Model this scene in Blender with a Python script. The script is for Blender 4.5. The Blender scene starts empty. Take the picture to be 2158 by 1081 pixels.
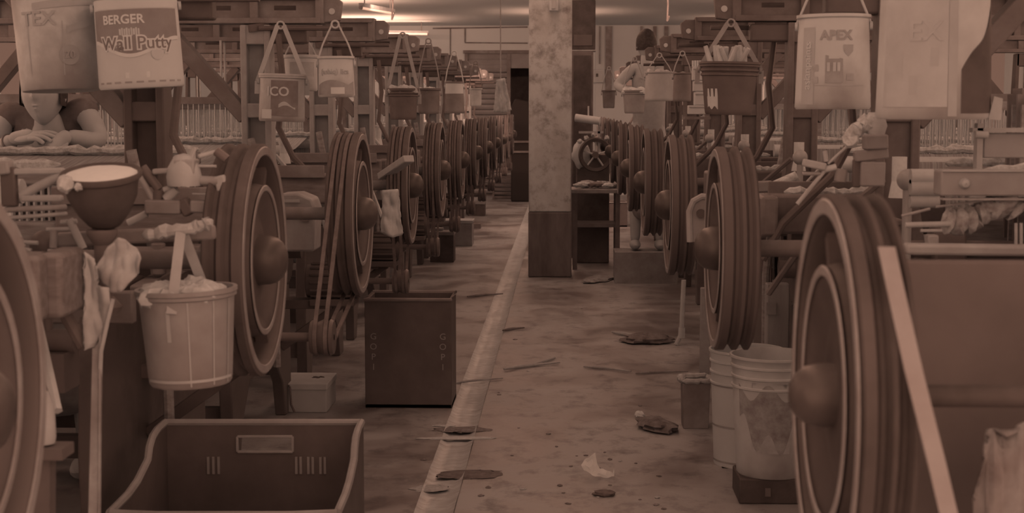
import bpy, math, random
from mathutils import Vector, Matrix, Euler, noise
PI = math.pi
random.seed(7)
SC = bpy.context.scene
COL = SC.collection

# ---------------------------------------------------------------- camera
F = 3200.0                       # focal length in pixels of the 2158 x 1081 frame
PITCH = math.atan(312.5 / F)
YAW = math.atan(111 / F * math.cos(PITCH))
H = 1.40
cam_d = bpy.data.cameras.new('camera')
cam = bpy.data.objects.new('camera', cam_d); COL.objects.link(cam)
cam_d.sensor_width = 36; cam_d.sensor_fit = 'HORIZONTAL'
cam_d.lens = 36 * F / 2158
cam_d.clip_start = .05; cam_d.clip_end = 100
cam.location = (0, 0, H)
cam.rotation_euler = (PI / 2 - PITCH, 0, YAW)
cam_d.dof.use_dof = True; cam_d.dof.focus_distance = 7.5; cam_d.dof.aperture_fstop = 9
SC.camera = cam
RC = cam.rotation_euler.to_matrix()
def P(px, py, Y):
    """the point at distance Y along the hall that the photograph shows at a pixel"""
    d = RC @ Vector((px - 1079, -(py - 540.5), -F))
    return Vector((d.x / d.y * Y, Y, H + d.z / d.y * Y))
def G(px, py):
    """the floor point shown at a pixel"""
    d = RC @ Vector((px - 1079, -(py - 540.5), -F))
    t = -H / d.z
    return Vector((d.x * t, d.y * t, 0))

# ---------------------------------------------------------------- light
SC.view_settings.view_transform = 'Standard'
SC.view_settings.look = 'None'
SC.view_settings.gamma = 1; SC.view_settings.exposure = .32
SC.view_settings.use_curve_mapping = False
SC.cycles.diffuse_bounces = 12; SC.cycles.max_bounces = 14; SC.cycles.glossy_bounces = 4
SC.cycles.sample_clamp_indirect = 3
LC = (1.0, .53, .35)             # the warm light of the hall
WORLD = 1.7
w = bpy.data.worlds.new('world'); SC.world = w; w.use_nodes = True
bg = w.node_tree.nodes['Background']
bg.inputs[0].default_value = (*LC, 1); bg.inputs[1].default_value = WORLD
def area(name, loc, size, power, rot=(0, 0, 0), sy=None):
    l = bpy.data.lights.new(name, 'AREA'); l.energy = power; l.color = LC
    l.shape = 'RECTANGLE'; l.size = size; l.size_y = sy or size
    o = bpy.data.objects.new(name, l); COL.objects.link(o); o.location = loc; o.rotation_euler = rot
    return o
for i, yy in enumerate((1.0, 5.0, 9.0, 13.0, 17.0, 21.0)):  # added fill lights under the ceiling, without fixtures
    pw_ = (.6, 1.2, 2.2, 3.4, 5.0, 6.5)[i]
    for xx, f_ in ((-.1, 1.0), (-2.9, .9), (2.7, .6)):
        area('tube_glow', (xx, yy + (1.5 if f_ < 1 else 0), 2.52), 1.2, pw_ * f_, sy=.12)
        area('tube_glow', (xx, yy + (1.5 if f_ < 1 else 0), 2.54 if yy < 16 else 2.2), 1.2, pw_ * f_ * (.8 if yy < 16 else (3.4 if xx < -1 else .8)), rot=(PI, 0, 0), sy=.12 if yy < 16 else 1.2)
# added unseen strips: fill for the aisle floor and the far end
area('aisle_tubes', (-.15, 8.0, 2.66), .3, 44, sy=19)
area('far_tubes', (-.6, 16.4, 2.62), 9.0, 130, rot=(math.radians(97), 0, 0), sy=.12)

# ---------------------------------------------------------------- materials
D0 = (.078, .0385, .0265); D1 = (.262, .157, .112); EREF = .40
def alb(t):
    t = t * 1.38 - .13
    if t < 0: q = [D0[i] * (1 + 2.4 * max(t, -.32)) / (LC[i] * EREF) for i in range(3)]
    else: q = [(D0[i] * (1 - t) + D1[i] * t) / (LC[i] * EREF) for i in range(3)]
    return tuple(max(.02, .95 * x / (1 + x ** 4) ** .25) for x in q) + (1,)
MATS = {}
def mat(t, amt=.08, scale=14, rough=.6, spec=.25, stretch=(1, 1, 1), detail=5, name=None, bump=0.0, dirt=0, metal=0):
    key = (t, amt, scale, rough, spec, stretch, detail, bump, dirt, metal)
    if key in MATS: return MATS[key]
    m = bpy.data.materials.new(name or 'surface'); m.use_nodes = True
    nt = m.node_tree; N = nt.nodes; L = nt.links
    b = N['Principled BSDF']
    b.inputs['Roughness'].default_value = rough
    b.inputs['Specular IOR Level'].default_value = spec * .35
    b.inputs['Metallic'].default_value = metal
    tc = N.new('ShaderNodeTexCoord'); mp = N.new('ShaderNodeMapping'); mp.inputs['Scale'].default_value = stretch
    nz = N.new('ShaderNodeTexNoise'); nz.inputs['Scale'].default_value = scale; nz.inputs['Detail'].default_value = detail
    nz.inputs['Roughness'].default_value = .62
    cr = N.new('ShaderNodeValToRGB')
    cr.color_ramp.elements[0].position = .30; cr.color_ramp.elements[1].position = .70
    cr.color_ramp.elements[0].color = alb(max(-.16, t - amt)); cr.color_ramp.elements[1].color = alb(min(1.1, t + amt))
    L.new(tc.outputs['Object'], mp.inputs[0]); L.new(mp.outputs[0], nz.inputs['Vector']); L.new(nz.outputs[0], cr.inputs[0])
    out = cr.outputs[0]
    if dirt:                                   # dark grease patches
        n2 = N.new('ShaderNodeTexNoise'); n2.inputs['Scale'].default_value = scale * .35; n2.inputs['Detail'].default_value = 8
        L.new(tc.outputs['Object'], n2.inputs['Vector'])
        r2 = N.new('ShaderNodeValToRGB'); r2.color_ramp.elements[0].position = .5 - dirt * .2; r2.color_ramp.elements[1].position = .66
        mx = N.new('ShaderNodeMix'); mx.data_type = 'RGBA'
        L.new(n2.outputs[0], r2.inputs[0]); L.new(r2.outputs[0], mx.inputs['Factor'])
        L.new(out, mx.inputs['A']); mx.inputs['B'].default_value = alb(max(0, t * .35))
        out = mx.outputs['Result']
    L.new(out, b.inputs['Base Color'])
    if bump:
        bp = N.new('ShaderNodeBump'); bp.inputs['Strength'].default_value = bump; bp.inputs['Distance'].default_value = .01
        L.new(nz.outputs[0], bp.inputs['Height']); L.new(bp.outputs[0], b.inputs['Normal'])
    MATS[key] = m
    return m
IRON = mat(.0, .06, 9, .42, .5, name='greasy_iron', dirt=.6)
IRON2 = mat(.16, .10, 11, .45, .5, name='dusty_iron', dirt=.5)
IRONL = mat(.38, .10, 8, .5, .4, name='painted_iron')
STEEL = mat(.58, .10, 20, .3, .8, name='worn_steel')
BLACK = mat(-.06, .04, 10, .55, .35, name='black_plastic')
DARK = mat(.06, .06, 8, .6, .3, name='dark_enamel')
RUBBER = mat(.04, .06, 30, .6, .3, name='belt_rubber')
WOOD = mat(.24, .12, 9, .65, .25, (1, 6, 6), name='old_wood')
LINT = mat(.62, .25, 60, .9, .05, name='cotton_lint', bump=.6)
CLOTH = mat(.62, .10, 40, .9, .05, name='cotton_cloth')
WARP = mat(.50, .20, 160, .85, .1, (1, .02, .02), name='warp_threads', detail=2)
WARPD = mat(.34, .16, 160, .85, .1, (1, .02, .02), name='coloured_warp_threads', detail=2)
YARN = mat(.80, .10, 70, .9, .05, name='white_yarn')
WHITE = mat(.92, .08, 12, .6, .2, name='white_plastic')
TIN = mat(.72, .14, 8, .5, .3, name='pale_tin', dirt=.35)
LABEL = mat(.30, .08, 12, .5, .3, name='printed_label')
INK = mat(.24, .05, 12, .5, .3, name='dark_print')
INKL = mat(.86, .05, 12, .5, .3, name='light_print')
SKIN = mat(.56, .06, 10, .55, .3, name='skin')
HAIR = mat(-.10, .04, 60, .5, .3, name='black_hair')

# ---------------------------------------------------------------- mesh helpers
def frame(d):
    d = Vector(d).normalized()
    a = Vector((0, 0, 1)) if abs(d.z) < .9 else Vector((0, 1, 0))
    u = d.cross(a).normalized(); return u, d.cross(u).normalized(), d
class MB:
    def __init__(s): s.v = []; s.f = []
    def add(s, vs, fs):
        b = len(s.v); s.v += [Vector(v) for v in vs]; s.f += [tuple(i + b for i in f) for f in fs]; return s
    def box(s, c, size, rot=None):
        hx, hy, hz = [q / 2 for q in size]
        vs = [Vector((x, y, z)) for x in (-hx, hx) for y in (-hy, hy) for z in (-hz, hz)]
        if rot is not None:
            R = Euler(rot).to_matrix(); vs = [R @ v for v in vs]
        c = Vector(c)
        return s.add([v + c for v in vs], [(0, 1, 3, 2), (4, 6, 7, 5), (0, 4, 5, 1), (2, 3, 7, 6), (0, 2, 6, 4), (1, 5, 7, 3)])
    def bar(s, a, b, w, h=None, up=None):
        """rectangular bar from a to b; w across, h in the other direction"""
        a = Vector(a); b = Vector(b); d = (b - a).normalized(); h = h or w
        up = Vector(up) if up else (Vector((0, 0, 1)) if abs(d.z) < .9 else Vector((0, 1, 0)))
        u = d.cross(up).normalized(); v = u.cross(d).normalized()
        vs = []
        for p in (a, b):
            for i, j in ((-1, -1), (1, -1), (1, 1), (-1, 1)): vs.append(p + u * (w / 2 * i) + v * (h / 2 * j))
        return s.add(vs, [(0, 3, 2, 1), (4, 5, 6, 7), (0, 1, 5, 4), (1, 2, 6, 5), (2, 3, 7, 6), (3, 0, 4, 7)])
    def cyl(s, a, b, r, r2=None, n=20, caps=True):
        a = Vector(a); b = Vector(b); r2 = r if r2 is None else r2
        u, v, d = frame(b - a); vs = []
        for p, q in ((a, r), (b, r2)):
            for i in range(n):
                t = 2 * PI * i / n; vs.append(p + (u * math.cos(t) + v * math.sin(t)) * q)
        fs = [(i, (i + 1) % n, n + (i + 1) % n, n + i) for i in range(n)]
        if caps: fs += [tuple(range(n - 1, -1, -1)), tuple(range(n, 2 * n))]
        return s.add(vs, fs)
    def tube(s, pts, r, n=8, closed=False, rr=None, flat=1.0):
        pts = [Vector(p) for p in pts]; m = len(pts); vs = []
        up = None
        for k in range(m):
            if closed: d = pts[(k + 1) % m] - pts[k - 1]
            else: d = pts[min(k + 1, m - 1)] - pts[max(k - 1, 0)]
            d.normalize()
            if up is None: u, v, _ = frame(d)
            else:
                u = (up - d * up.dot(d))
                u = u.normalized() if u.length > 1e-6 else frame(d)[0]
                v = d.cross(u).normalized()
            up = u; q = rr[k] if rr else r
            for i in range(n):
                t = 2 * PI * i / n; vs.append(pts[k] + u * math.cos(t) * q + v * math.sin(t) * q * flat)
        fs = []
        for k in range(m if closed else m - 1):
            k2 = (k + 1) % m
            for i in range(n): fs.append((k * n + i, k * n + (i + 1) % n, k2 * n + (i + 1) % n, k2 * n + i))
        if not closed: fs += [tuple(range(n - 1, -1, -1)), tuple(range((m - 1) * n, m * n))]
        return s.add(vs, fs)
    def lathe(s, prof, o=(0, 0, 0), axis=(0, 0, 1), n=32, wob=0):
        """profile of (radius, height) pairs turned about an axis"""
        o = Vector(o); u, v, d = frame(axis); vs = []; fs = []
        for r, h in prof:
            for i in range(n):
                t = 2 * PI * i / n
                q = r * (1 + wob * noise.noise(Vector((math.cos(t) * 1.3, math.sin(t) * 1.3, h * 4 + r)))) if wob else r
                vs.append(o + (u * math.cos(t) + v * math.sin(t)) * max(q, 1e-4) + d * h)
        for k in range(len(prof) - 1):
            for i in range(n): fs.append((k * n + i, k * n + (i + 1) % n, (k + 1) * n + (i + 1) % n, (k + 1) * n + i))
        return s.add(vs, fs)
    def prism(s, poly, vec, plane='yz', off=0):
        """2-D outline in a plane pushed along the third axis"""
        def T(p):
            return {'yz': Vector((off, p[0], p[1])), 'xz': Vector((p[0], off, p[1])), 'xy': Vector((p[0], p[1], off))}[plane]
        e = {'yz': Vector((vec, 0, 0)), 'xz': Vector((0, vec, 0)), 'xy': Vector((0, 0, vec))}[plane]
        n = len(poly); a = [T(p) for p in poly]
        return s.add(a + [q + e for q in a], [tuple(range(n)), tuple(range(2 * n - 1, n - 1, -1))] + [(i, n + i, n + (i + 1) % n, (i + 1) % n) for i in range(n)])
    def build(s, name, m, parent=None, loc=None, bevel=0, smooth=35, sub=0, thick=0):
        me = bpy.data.meshes.new(name); me.from_pydata([tuple(v) for v in s.v], [], s.f); me.validate()
        me.materials.append(m)
        for p in me.polygons: p.use_smooth = True
        me.set_sharp_from_angle(angle=math.radians(smooth))
        import bmesh
        bm = bmesh.new(); bm.from_mesh(me); bmesh.ops.recalc_face_normals(bm, faces=bm.faces); bm.to_mesh(me); bm.free()
        o = bpy.data.objects.new(name, me); COL.objects.link(o)
        if parent is not None: o.parent = parent
        if loc is not None: o.location = loc
        if thick:
            q = o.modifiers.new('thick', 'SOLIDIFY'); q.thickness = thick; q.offset = 0
        if bevel:
            q = o.modifiers.new('bevel', 'BEVEL'); q.width = bevel; q.segments = 2; q.limit_method = 'ANGLE'; q.angle_limit = math.radians(40)
            q.harden_normals = False
        if sub:
            q = o.modifiers.new('sub', 'SUBSURF'); q.levels = sub; q.render_levels = sub
        return o
LABELS = set()
def tag(o, label, cat, group=None, kind=None):
    o['label'] = label; o['category'] = cat
    if group: o['group'] = group
    if kind: o['kind'] = kind
    return o
def thing(name, label, cat, loc=(0, 0, 0), rz=0, group=None, rot=None):
    o = bpy.data.objects.new(name, None); COL.objects.link(o); o.empty_display_size = .1
    o.location = loc; o.rotation_euler = rot or (0, 0, rz)
    return tag(o, label, cat, group)
def struct(o): o['kind'] = 'structure'; return o
def children_of(o): return [c for c in bpy.data.objects if c.parent == o]
TREES = {}
def copy_tree(o, parent=None):
    c = o.copy(); COL.objects.link(c); c.parent = parent
    kids = TREES.get(o.name)
    if kids is None: kids = TREES[o.name] = children_of(o)
    for ch in kids: copy_tree(ch, c)
    return c
BF = None
def text(name, s, m, parent, fn, size=.1, ext=.0008, align='CENTER', bold=0.0, smooth=30):
    """letters as a thin mesh; fn maps flat letter coordinates (x, y, depth) to the place they are printed"""
    cu = bpy.data.curves.new(name, 'FONT'); cu.body = s; cu.size = size; cu.align_x = align; cu.align_y = 'CENTER'
    cu.extrude = ext; cu.offset = bold; cu.resolution_u = 3
    o = bpy.data.objects.new(name, cu); COL.objects.link(o)
    bpy.context.view_layer.update()
    me = bpy.data.meshes.new_from_object(o.evaluated_get(bpy.context.evaluated_depsgraph_get()))
    bpy.data.objects.remove(o); bpy.data.curves.remove(cu)
    for v in me.vertices: v.co = fn(v.co.x, v.co.y, v.co.z)
    me.materials.clear(); me.materials.append(m)
    r = bpy.data.objects.new(name, me); COL.objects.link(r); r.parent = parent
    return r

# ---------------------------------------------------------------- the hall
def floor_mat():
    m = bpy.data.materials.new('worn_concrete'); m.use_nodes = True; nt = m.node_tree; N = nt.nodes; L = nt.links
    b = N['Principled BSDF']; tc = N.new('ShaderNodeTexCoord')
    mp = N.new('ShaderNodeMapping'); mp.inputs['Scale'].default_value = (1, .8, 1)
    L.new(tc.outputs['Object'], mp.inputs[0])
    n1 = N.new('ShaderNodeTexNoise'); n1.inputs['Scale'].default_value = 1.6; n1.inputs['Detail'].default_value = 10; n1.inputs['Roughness'].default_value = .62; n1.inputs['Distortion'].default_value = .6
    n2 = N.new('ShaderNodeTexNoise'); n2.inputs['Scale'].default_value = 7; n2.inputs['Detail'].default_value = 12; n2.inputs['Roughness'].default_value = .7
    L.new(mp.outputs[0], n1.inputs['Vector']); L.new(mp.outputs[0], n2.inputs['Vector'])
    r1 = N.new('ShaderNodeValToRGB'); r1.color_ramp.elements[0].position = .36; r1.color_ramp.elements[1].position = .60
    r1.color_ramp.elements[0].color = alb(.10); r1.color_ramp.elements[1].color = alb(.36)
    L.new(n1.outputs[0], r1.inputs[0])
    r2 = N.new('ShaderNodeValToRGB'); r2.color_ramp.elements[0].position = .33; r2.color_ramp.elements[1].position = .50
    r2.color_ramp.elements[0].color = alb(.12); r2.color_ramp.elements[1].color = (1, 1, 1, 1)
    mx = N.new('ShaderNodeMix'); mx.data_type = 'RGBA'; mx.blend_type = 'MULTIPLY'; mx.inputs['Factor'].default_value = .65
    L.new(n2.outputs[0], r2.inputs[0]); L.new(r1.outputs[0], mx.inputs['A']); L.new(r2.outputs[0], mx.inputs['B'])
    L.new(mx.outputs['Result'], b.inputs['Base Color'])
    rr = N.new('ShaderNodeMapRange'); rr.inputs['From Min'].default_value = .4; rr.inputs['From Max'].default_value = .6
    rr.inputs['To Min'].default_value = .28; rr.inputs['To Max'].default_value = .6
    L.new(n1.outputs[0], rr.inputs['Value']); L.new(rr.outputs[0], b.inputs['Roughness'])
    b.inputs['Specular IOR Level'].default_value = .5
    bp = N.new('ShaderNodeBump'); bp.inputs['Strength'].default_value = .25; bp.inputs['Distance'].default_value = .008
    L.new(n2.outputs[0], bp.inputs['Height']); L.new(bp.outputs[0], b.inputs['Normal'])
    return m
GX0, GX1, GZ = -.52, -.38, -.022
m = MB()
m.box(((-6.5 + GX0) / 2, 12.4, -.05), (GX0 + 6.5, 26.8, .10))
m.box(((6.0 + GX1) / 2, 12.4, -.05), (6.0 - GX1, 26.8, .10))
m.box(((GX0 + GX1) / 2, 12.4, -.06), (GX1 - GX0, 26.8, .076))
struct(m.build('floor', floor_mat(), smooth=20))
# wet worn bed of the floor channel
m = MB(); ny = 240; nx = 5
vs = []; fs = []
for j in range(ny + 1):
    for i in range(nx + 1):
        x = GX0 + (GX1 - GX0) * i / nx; y = 4.2 + 19 * j / ny
        vs.append((x, y, -.008 + .008 * noise.noise(Vector((x * 9, y * 6, 0))) + (.012 if i in (0, nx) else 0)))
for j in range(ny):
    for i in range(nx):
        a = j * (nx + 1) + i; fs.append((a, a + 1, a + nx + 2, a + nx + 1))
m.add(vs, fs)
o = m.build('floor_channel', mat(.52, .20, 10, .3, .6, (1.2, 2.4, 1), name='wet_channel', bump=.5)); struct(o)

wallm = mat(.9, .05, 1.6, .85, .1, name='limewashed_wall')
wallp = mat(.80, .04, 1.2, .85, .1, name='painted_wall')
ceilm = mat(.95, .04, .8, .9, .05, name='limewashed_ceiling')
YB = 24.6; CZ = 2.72
m = MB()                       # ceiling, with two unseen slots added to let light onto the looms
for a, b in ((-6.4, -3.4), (-2.4, 1.9), (2.9, 6.0)): m.box(((a + b) / 2, 11.9, CZ + .06), (b - a, 25.8, .12))
for a, b in ((-3.4, -2.4), (1.9, 2.9)):
    m.box(((a + b) / 2, 21.4, CZ + .06), (b - a, 6.8, .12))
    for yy in range(0, 18, 2): m.box(((a + b) / 2, yy, CZ + .06), (b - a, .08, .12))
struct(m.build('ceiling', ceilm))
# back wall with a doorway
m = MB()
dl, dr, dt = P(983, 112, YB).x, P(1128, 112, YB).x, P(1000, 112, YB).z
m.box(((-6.4 + dl) / 2, YB + .1, CZ / 2), (dl + 6.4, .2, CZ))
m.box(((6.0 + dr) / 2, YB + .1, CZ / 2), (6.0 - dr, .2, CZ))
m.box(((dl + dr) / 2, YB + .1, (dt + CZ) / 2), (dr - dl, .2, CZ - dt))
struct(m.build('wall_back', wallp))
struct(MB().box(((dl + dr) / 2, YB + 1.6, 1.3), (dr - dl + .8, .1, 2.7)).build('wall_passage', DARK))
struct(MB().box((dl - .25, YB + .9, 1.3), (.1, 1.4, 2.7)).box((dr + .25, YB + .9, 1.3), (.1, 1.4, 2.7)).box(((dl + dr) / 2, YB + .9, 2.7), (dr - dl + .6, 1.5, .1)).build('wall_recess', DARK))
# roller shutter half across the doorway
dm = P(1068, 200, YB).x
m = MB(); z = 0.02
while z < dt - .01:
    m.cyl((dl + .02, YB + .06, z + .04), (dm, YB + .06, z + .04), .045, n=8); z += .085
m.box(((dl + dr) / 2, YB + .07, dt - .12), (dr - dl, .1, .24))
o = m.build('door_shutter', mat(.22, .06, 3, .5, .4, name='shutter_steel')); struct(o)
struct(MB().box((dm + .03, YB + .04, dt / 2), (.06, .1, dt)).box((dl, YB - .01, dt / 2), (.05, .06, dt)).box(((dl + dr) / 2, YB - .01, dt + .02), (dr - dl + .1, .06, .05)).build('door_frame', IRON2))
# conduits, plaster lines and the boxed ventilator above the door
def wl(pts, r=.012):
    q = MB()
    for a, b in zip(pts, pts[1:]): q.cyl(P(*a, YB - .02), P(*b, YB - .02), r, n=6)
    return q
q = wl([(912, 60), (1112, 57)]); q.v += []
struct(q.build('trim_1', IRON2))
struct(wl([(949, 60), (949, 122)], .008).build('trim_2', IRON2))
struct(wl([(980, 60), (980, 90), (1112, 91)], .010).build('trim_3', IRON2))
struct(wl([(1256, 56), (1420, 55)], .016).build('trim_4', IRON2))
struct(MB().box(((P(1256, 0, YB).x + 5.9) / 2, YB - .03, .8 + .5 * P(0, 56, YB).z - .4), (5.9 - P(1256, 0, YB).x, .06, P(0, 56, YB).z)).build('wall_dado', mat(.66, .04, 1.5, .8, .1, name='lower_wall_paint')))
for k, (x, wd, a, b) in enumerate(((1264, .015, 56, 135), (1283, .10, 56, 200), (1352, .035, 56, 120), (1380, .05, 56, 120), (1404, .06, 56, 120))):
    t = MB().box((P(x, 0, YB).x, YB - .09, (P(x, a, YB).z + P(x, b, YB).z) / 2), (wd, .05, P(x, a, YB).z - P(x, b, YB).z)).build('conduit', IRON2)
    tag(t, ['thin conduit dropping to the switch box on the back wall', 'wide dark upright strip on the back wall beside the switch box', 'dark pipe on the back wall just left of the weaver\'s head', 'dark upright pipe on the back wall behind the weaver\'s head', 'dark upright pipe on the back wall right of the weaver'][k], 'pipe', 'pipes on the back wall')
t = thing('switch_box', 'pale wall switch box low on the back wall right of the pillar', 'switch box', P(1262, 160, YB - .1))
MB().box((0, 0, 0), (.19, .08, .21)).build('case', mat(.64, .05, 8, .5, .3), t, bevel=.01)
MB().box((0, -.05, 0), (.13, .02, .15)).build('cover', mat(.55, .05, 8, .5, .3), t)
MB().box((-.03, -.07, .01), (.03, .03, .05)).build('switch', BLACK, t)
# side walls, with openings added to let light in
dim_pane = bpy.data.materials.new('dusty_glass'); dim_pane.use_nodes = True  # added translucent panes that dim the far openings
_n = dim_pane.node_tree.nodes; _n.remove(_n['Principled BSDF']); _t = _n.new('ShaderNodeBsdfTranslucent'); _t.inputs[0].default_value = (.30, .30, .31, 1)
dim_pane.node_tree.links.new(_t.outputs[0], _n['Material Output'].inputs[0])
def side_wall(x, sgn, name, wins):
    for k, (a, b) in enumerate(wins):
        if a > 16: struct(MB().box((x + sgn * .05, (a + b) / 2, 1.55), (.01, b - a, 2.1)).build('window_pane_%d' % k, dim_pane))
    zz0, zz1 = .5, 2.55
    m = MB(); ys = -.5
    for a, b in wins:
        m.box((x, (ys + a) / 2, CZ / 2), (.2, a - ys, CZ)); m.box((x, (a + b) / 2, zz0 / 2), (.2, b - a, zz0)); m.box((x, (a + b) / 2, (zz1 + CZ) / 2), (.2, b - a, CZ - zz1)); ys = b
    m.box((x, (ys + YB) / 2, CZ / 2), (.2, YB - ys, CZ))
    struct(m.build(name, wallm))
    for k, (a, b) in enumerate(wins):
        q = MB()
        for f in range(4):
            yy = a + .03 + (b - a - .06) * f / 3; q.box((x, yy, (zz0 + zz1) / 2), (.06, .05, zz1 - zz0))
        for z_ in (zz0 + .03, (zz0 + zz1) / 2, zz1 - .03): q.box((x, (a + b) / 2, z_), (.05, b - a, .05))
        struct(q.build('window_%d' % (k + 1 + (10 if sgn > 0 else 0)), IRON2))
side_wall(-6.3, -1, 'wall_left', [(0, 3.8), (4.2, 7.8), (8.2, 11.8), (12.2, 15.8), (16.6, 19.8), (20.4, 23.8)])
side_wall(5.9, 1, 'wall_right', [(0, 3.8), (4.2, 7.8), (8.2, 11.8), (12.2, 15.8), (16.6, 19.8), (20.4, 23.8)])
# tube lights seen near the back wall
tubem = bpy.data.materials.new('lit_tube'); tubem.use_nodes = True
e = tubem.node_tree.nodes['Principled BSDF']; e.inputs['Emission Color'].default_value = (*LC, 1); e.inputs['Emission Strength'].default_value = .55
def tube_light(a, b, label):
    t = thing('tube_light', label, 'lamp', (a + b) / 2, group=None)
    d = (b - a) / 2
    MB().bar(-d + Vector((0, .03, .03)), d + Vector((0, .03, .03)), .05, .04).build('batten', IRONL, t)
    MB().cyl(-d, d, .016, n=10).build('tube', tubem, t)
    for s in (-1, 1):
        MB().cyl(d * s * .97, d * s * 1.01, .02, n=10).build('end_cap', IRON2, t)
        q = (a + b) / 2 + d * s * .8; MB().cyl(d * s * .8 + Vector((0, .03, .04)), d * s * .8 + Vector((0, .03, CZ - q.z)), .006, n=6).build('hanger', IRON2, t)
tube_light(P(752, 70, 23.5), P(903, 72, 23.5), 'long lit tube lamp low on the ceiling at the far left of the hall')
tube_light(P(760, 16, 16.0), P(828, 28, 18.0), 'slanting lit tube lamp hanging under the ceiling above the overhead beams')
area('tube_glow', P(830, 62, 23.3), 1.1, 1.6, rot=(math.radians(150), 0, 0), sy=.1)  # area light carrying the glow of the back tube lamp
for px, y0, ln, lab in ((826, -10, 52, 'bent hook and cable hanging from the ceiling beside the slanting lamp'), (1406, -60, 105, 'thin cable hanging from the ceiling behind the weaver')):
    a = P(px, y0, 17); b = P(px, y0 + ln, 17)
    a.z = CZ
    o = MB().tube([a, a.lerp(b, .5) + Vector((.01, 0, 0)), b, b + Vector((.02, 0, .06))], .010, 6).build('hanging_cable', BLACK); tag(o, lab, 'cable')

# pillar: painted, stained, black at the foot
def pillar():
    m = bpy.data.materials.new('stained_limewash'); m.use_nodes = True; nt = m.node_tree; N = nt.nodes; L = nt.links
    b = N['Principled BSDF']; b.inputs['Roughness'].default_value = .8; b.inputs['Specular IOR Level'].default_value = .15
    tc = N.new('ShaderNodeTexCoord'); n1 = N.new('ShaderNodeTexNoise'); n1.inputs['Scale'].default_value = 9; n1.inputs['Detail'].default_value = 12; n1.inputs['Roughness'].default_value = .7
    L.new(tc.outputs['Object'], n1.inputs['Vector'])
    r = N.new('ShaderNodeValToRGB'); r.color_ramp.elements[0].position = .30; r.color_ramp.elements[0].color = alb(.24)
    r.color_ramp.elements[1].position = .50; r.color_ramp.elements[1].color = alb(.75)
    e = r.color_ramp.elements.new(.72); e.color = alb(.9)
    L.new(n1.outputs[0], r.inputs[0])
    n2 = N.new('ShaderNodeTexNoise'); n2.inputs['Scale'].default_value = 2.6; n2.inputs['Detail'].default_value = 6
    mp = N.new('ShaderNodeMapping'); mp.inputs['Location'].default_value = (3.1, 0, 1.7); mp.inputs['Scale'].default_value = (1.4, 1, 1)
    L.new(tc.outputs['Object'], mp.inputs[0]); L.new(mp.outputs[0], n2.inputs['Vector'])
    r2 = N.new('ShaderNodeValToRGB'); r2.color_ramp.elements[0].position = .38; r2.color_ramp.elements[0].color = (.62, .58, .56, 1); r2.color_ramp.elements[1].position = .58
    L.new(n2.outputs[0], r2.inputs[0])
    mx = N.new('ShaderNodeMix'); mx.data_type = 'RGBA'; mx.blend_type = 'MULTIPLY'; mx.inputs['Factor'].default_value = .6
    L.new(r.outputs[0], mx.inputs['A']); L.new(r2.outputs[0], mx.inputs['B'])
    L.new(mx.outputs['Result'], b.inputs['Base Color'])
    bp = N.new('ShaderNodeBump'); bp.inputs['Strength'].default_value = .4; bp.inputs['Distance'].default_value = .01
    L.new(n1.outputs[0], bp.inputs['Height']); L.new(bp.outputs[0], b.inputs['Normal'])
    return m
xa, xb = P(1114, 500, 12.55).x, P(1204, 500, 12.55).x
zk = P(1160, 447, 12.55).z
pc = Vector(((xa + xb) / 2, 12.55 + (xb - xa) / 2, 0)); pw = xb - xa
t = thing('pillar', 'square stained limewashed pillar with black painted foot standing in the aisle', 'pillar', pc)
m = MB(); n = 12
m.box((0, 0, (zk + CZ) / 2), (pw, pw, CZ - zk))
m.build('shaft', pillar(), t, bevel=.012)
MB().box((0, 0, zk / 2), (pw + .006, pw + .006, zk)).build('painted_foot', mat(.05, .09, 7, .6, .2, (1, 1, .3), name='black_foot_paint', dirt=0), t, bevel=.012)
t = thing('wall_socket', 'pale junction box fixed high on the face of the pillar', 'junction box', P(1167, 8, 12.50))
MB().box((0, 0, 0), (.075, .06, .12)).build('case', mat(.66, .06, 8, .5, .3), t, bevel=.008)
MB().box((0, -.035, 0), (.035, .02, .08)).build('cover', mat(.5, .06, 8, .5, .3), t)
# dark cabinets behind the pillar on the right
t = thing('electric_cabinet', 'tall black upright cabinet standing just behind the pillar', 'cabinet', (P(1226, 300, 14.2).x, 14.35, 0))
cw = (P(1248, 0, 14.2).x - P(1200, 0, 14.2).x)
zt = P(0, 109, 14.2).z
MB().box((0, 0, zt / 2), (cw, .28, zt)).build('body', DARK, t, bevel=.01)
MB().box((0, -.15, zt / 2), (cw - .05, .015, zt - .08)).build('door', BLACK, t, bevel=.004)
MB().cyl((.06, -.17, 1.3), (.06, -.17, 1.42), .008).build('handle', STEEL, t)
t = thing('speaker_box', 'black boxy cabinet fixed on top of the tall dark cabinet by the pillar', 'cabinet', (P(1229, 0, 14.2).x, 14.35, zt))
MB().box((0, 0, .24), (cw + .02, .26, .46)).build('body', BLACK, t, bevel=.01)
MB().box((0, -.135, .10), (cw - .04, .012, .1)).build('grille', IRON, t)
MB().box((0, 0, .006), (cw + .03, .28, .012)).build('shelf', IRONL, t)
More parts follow.
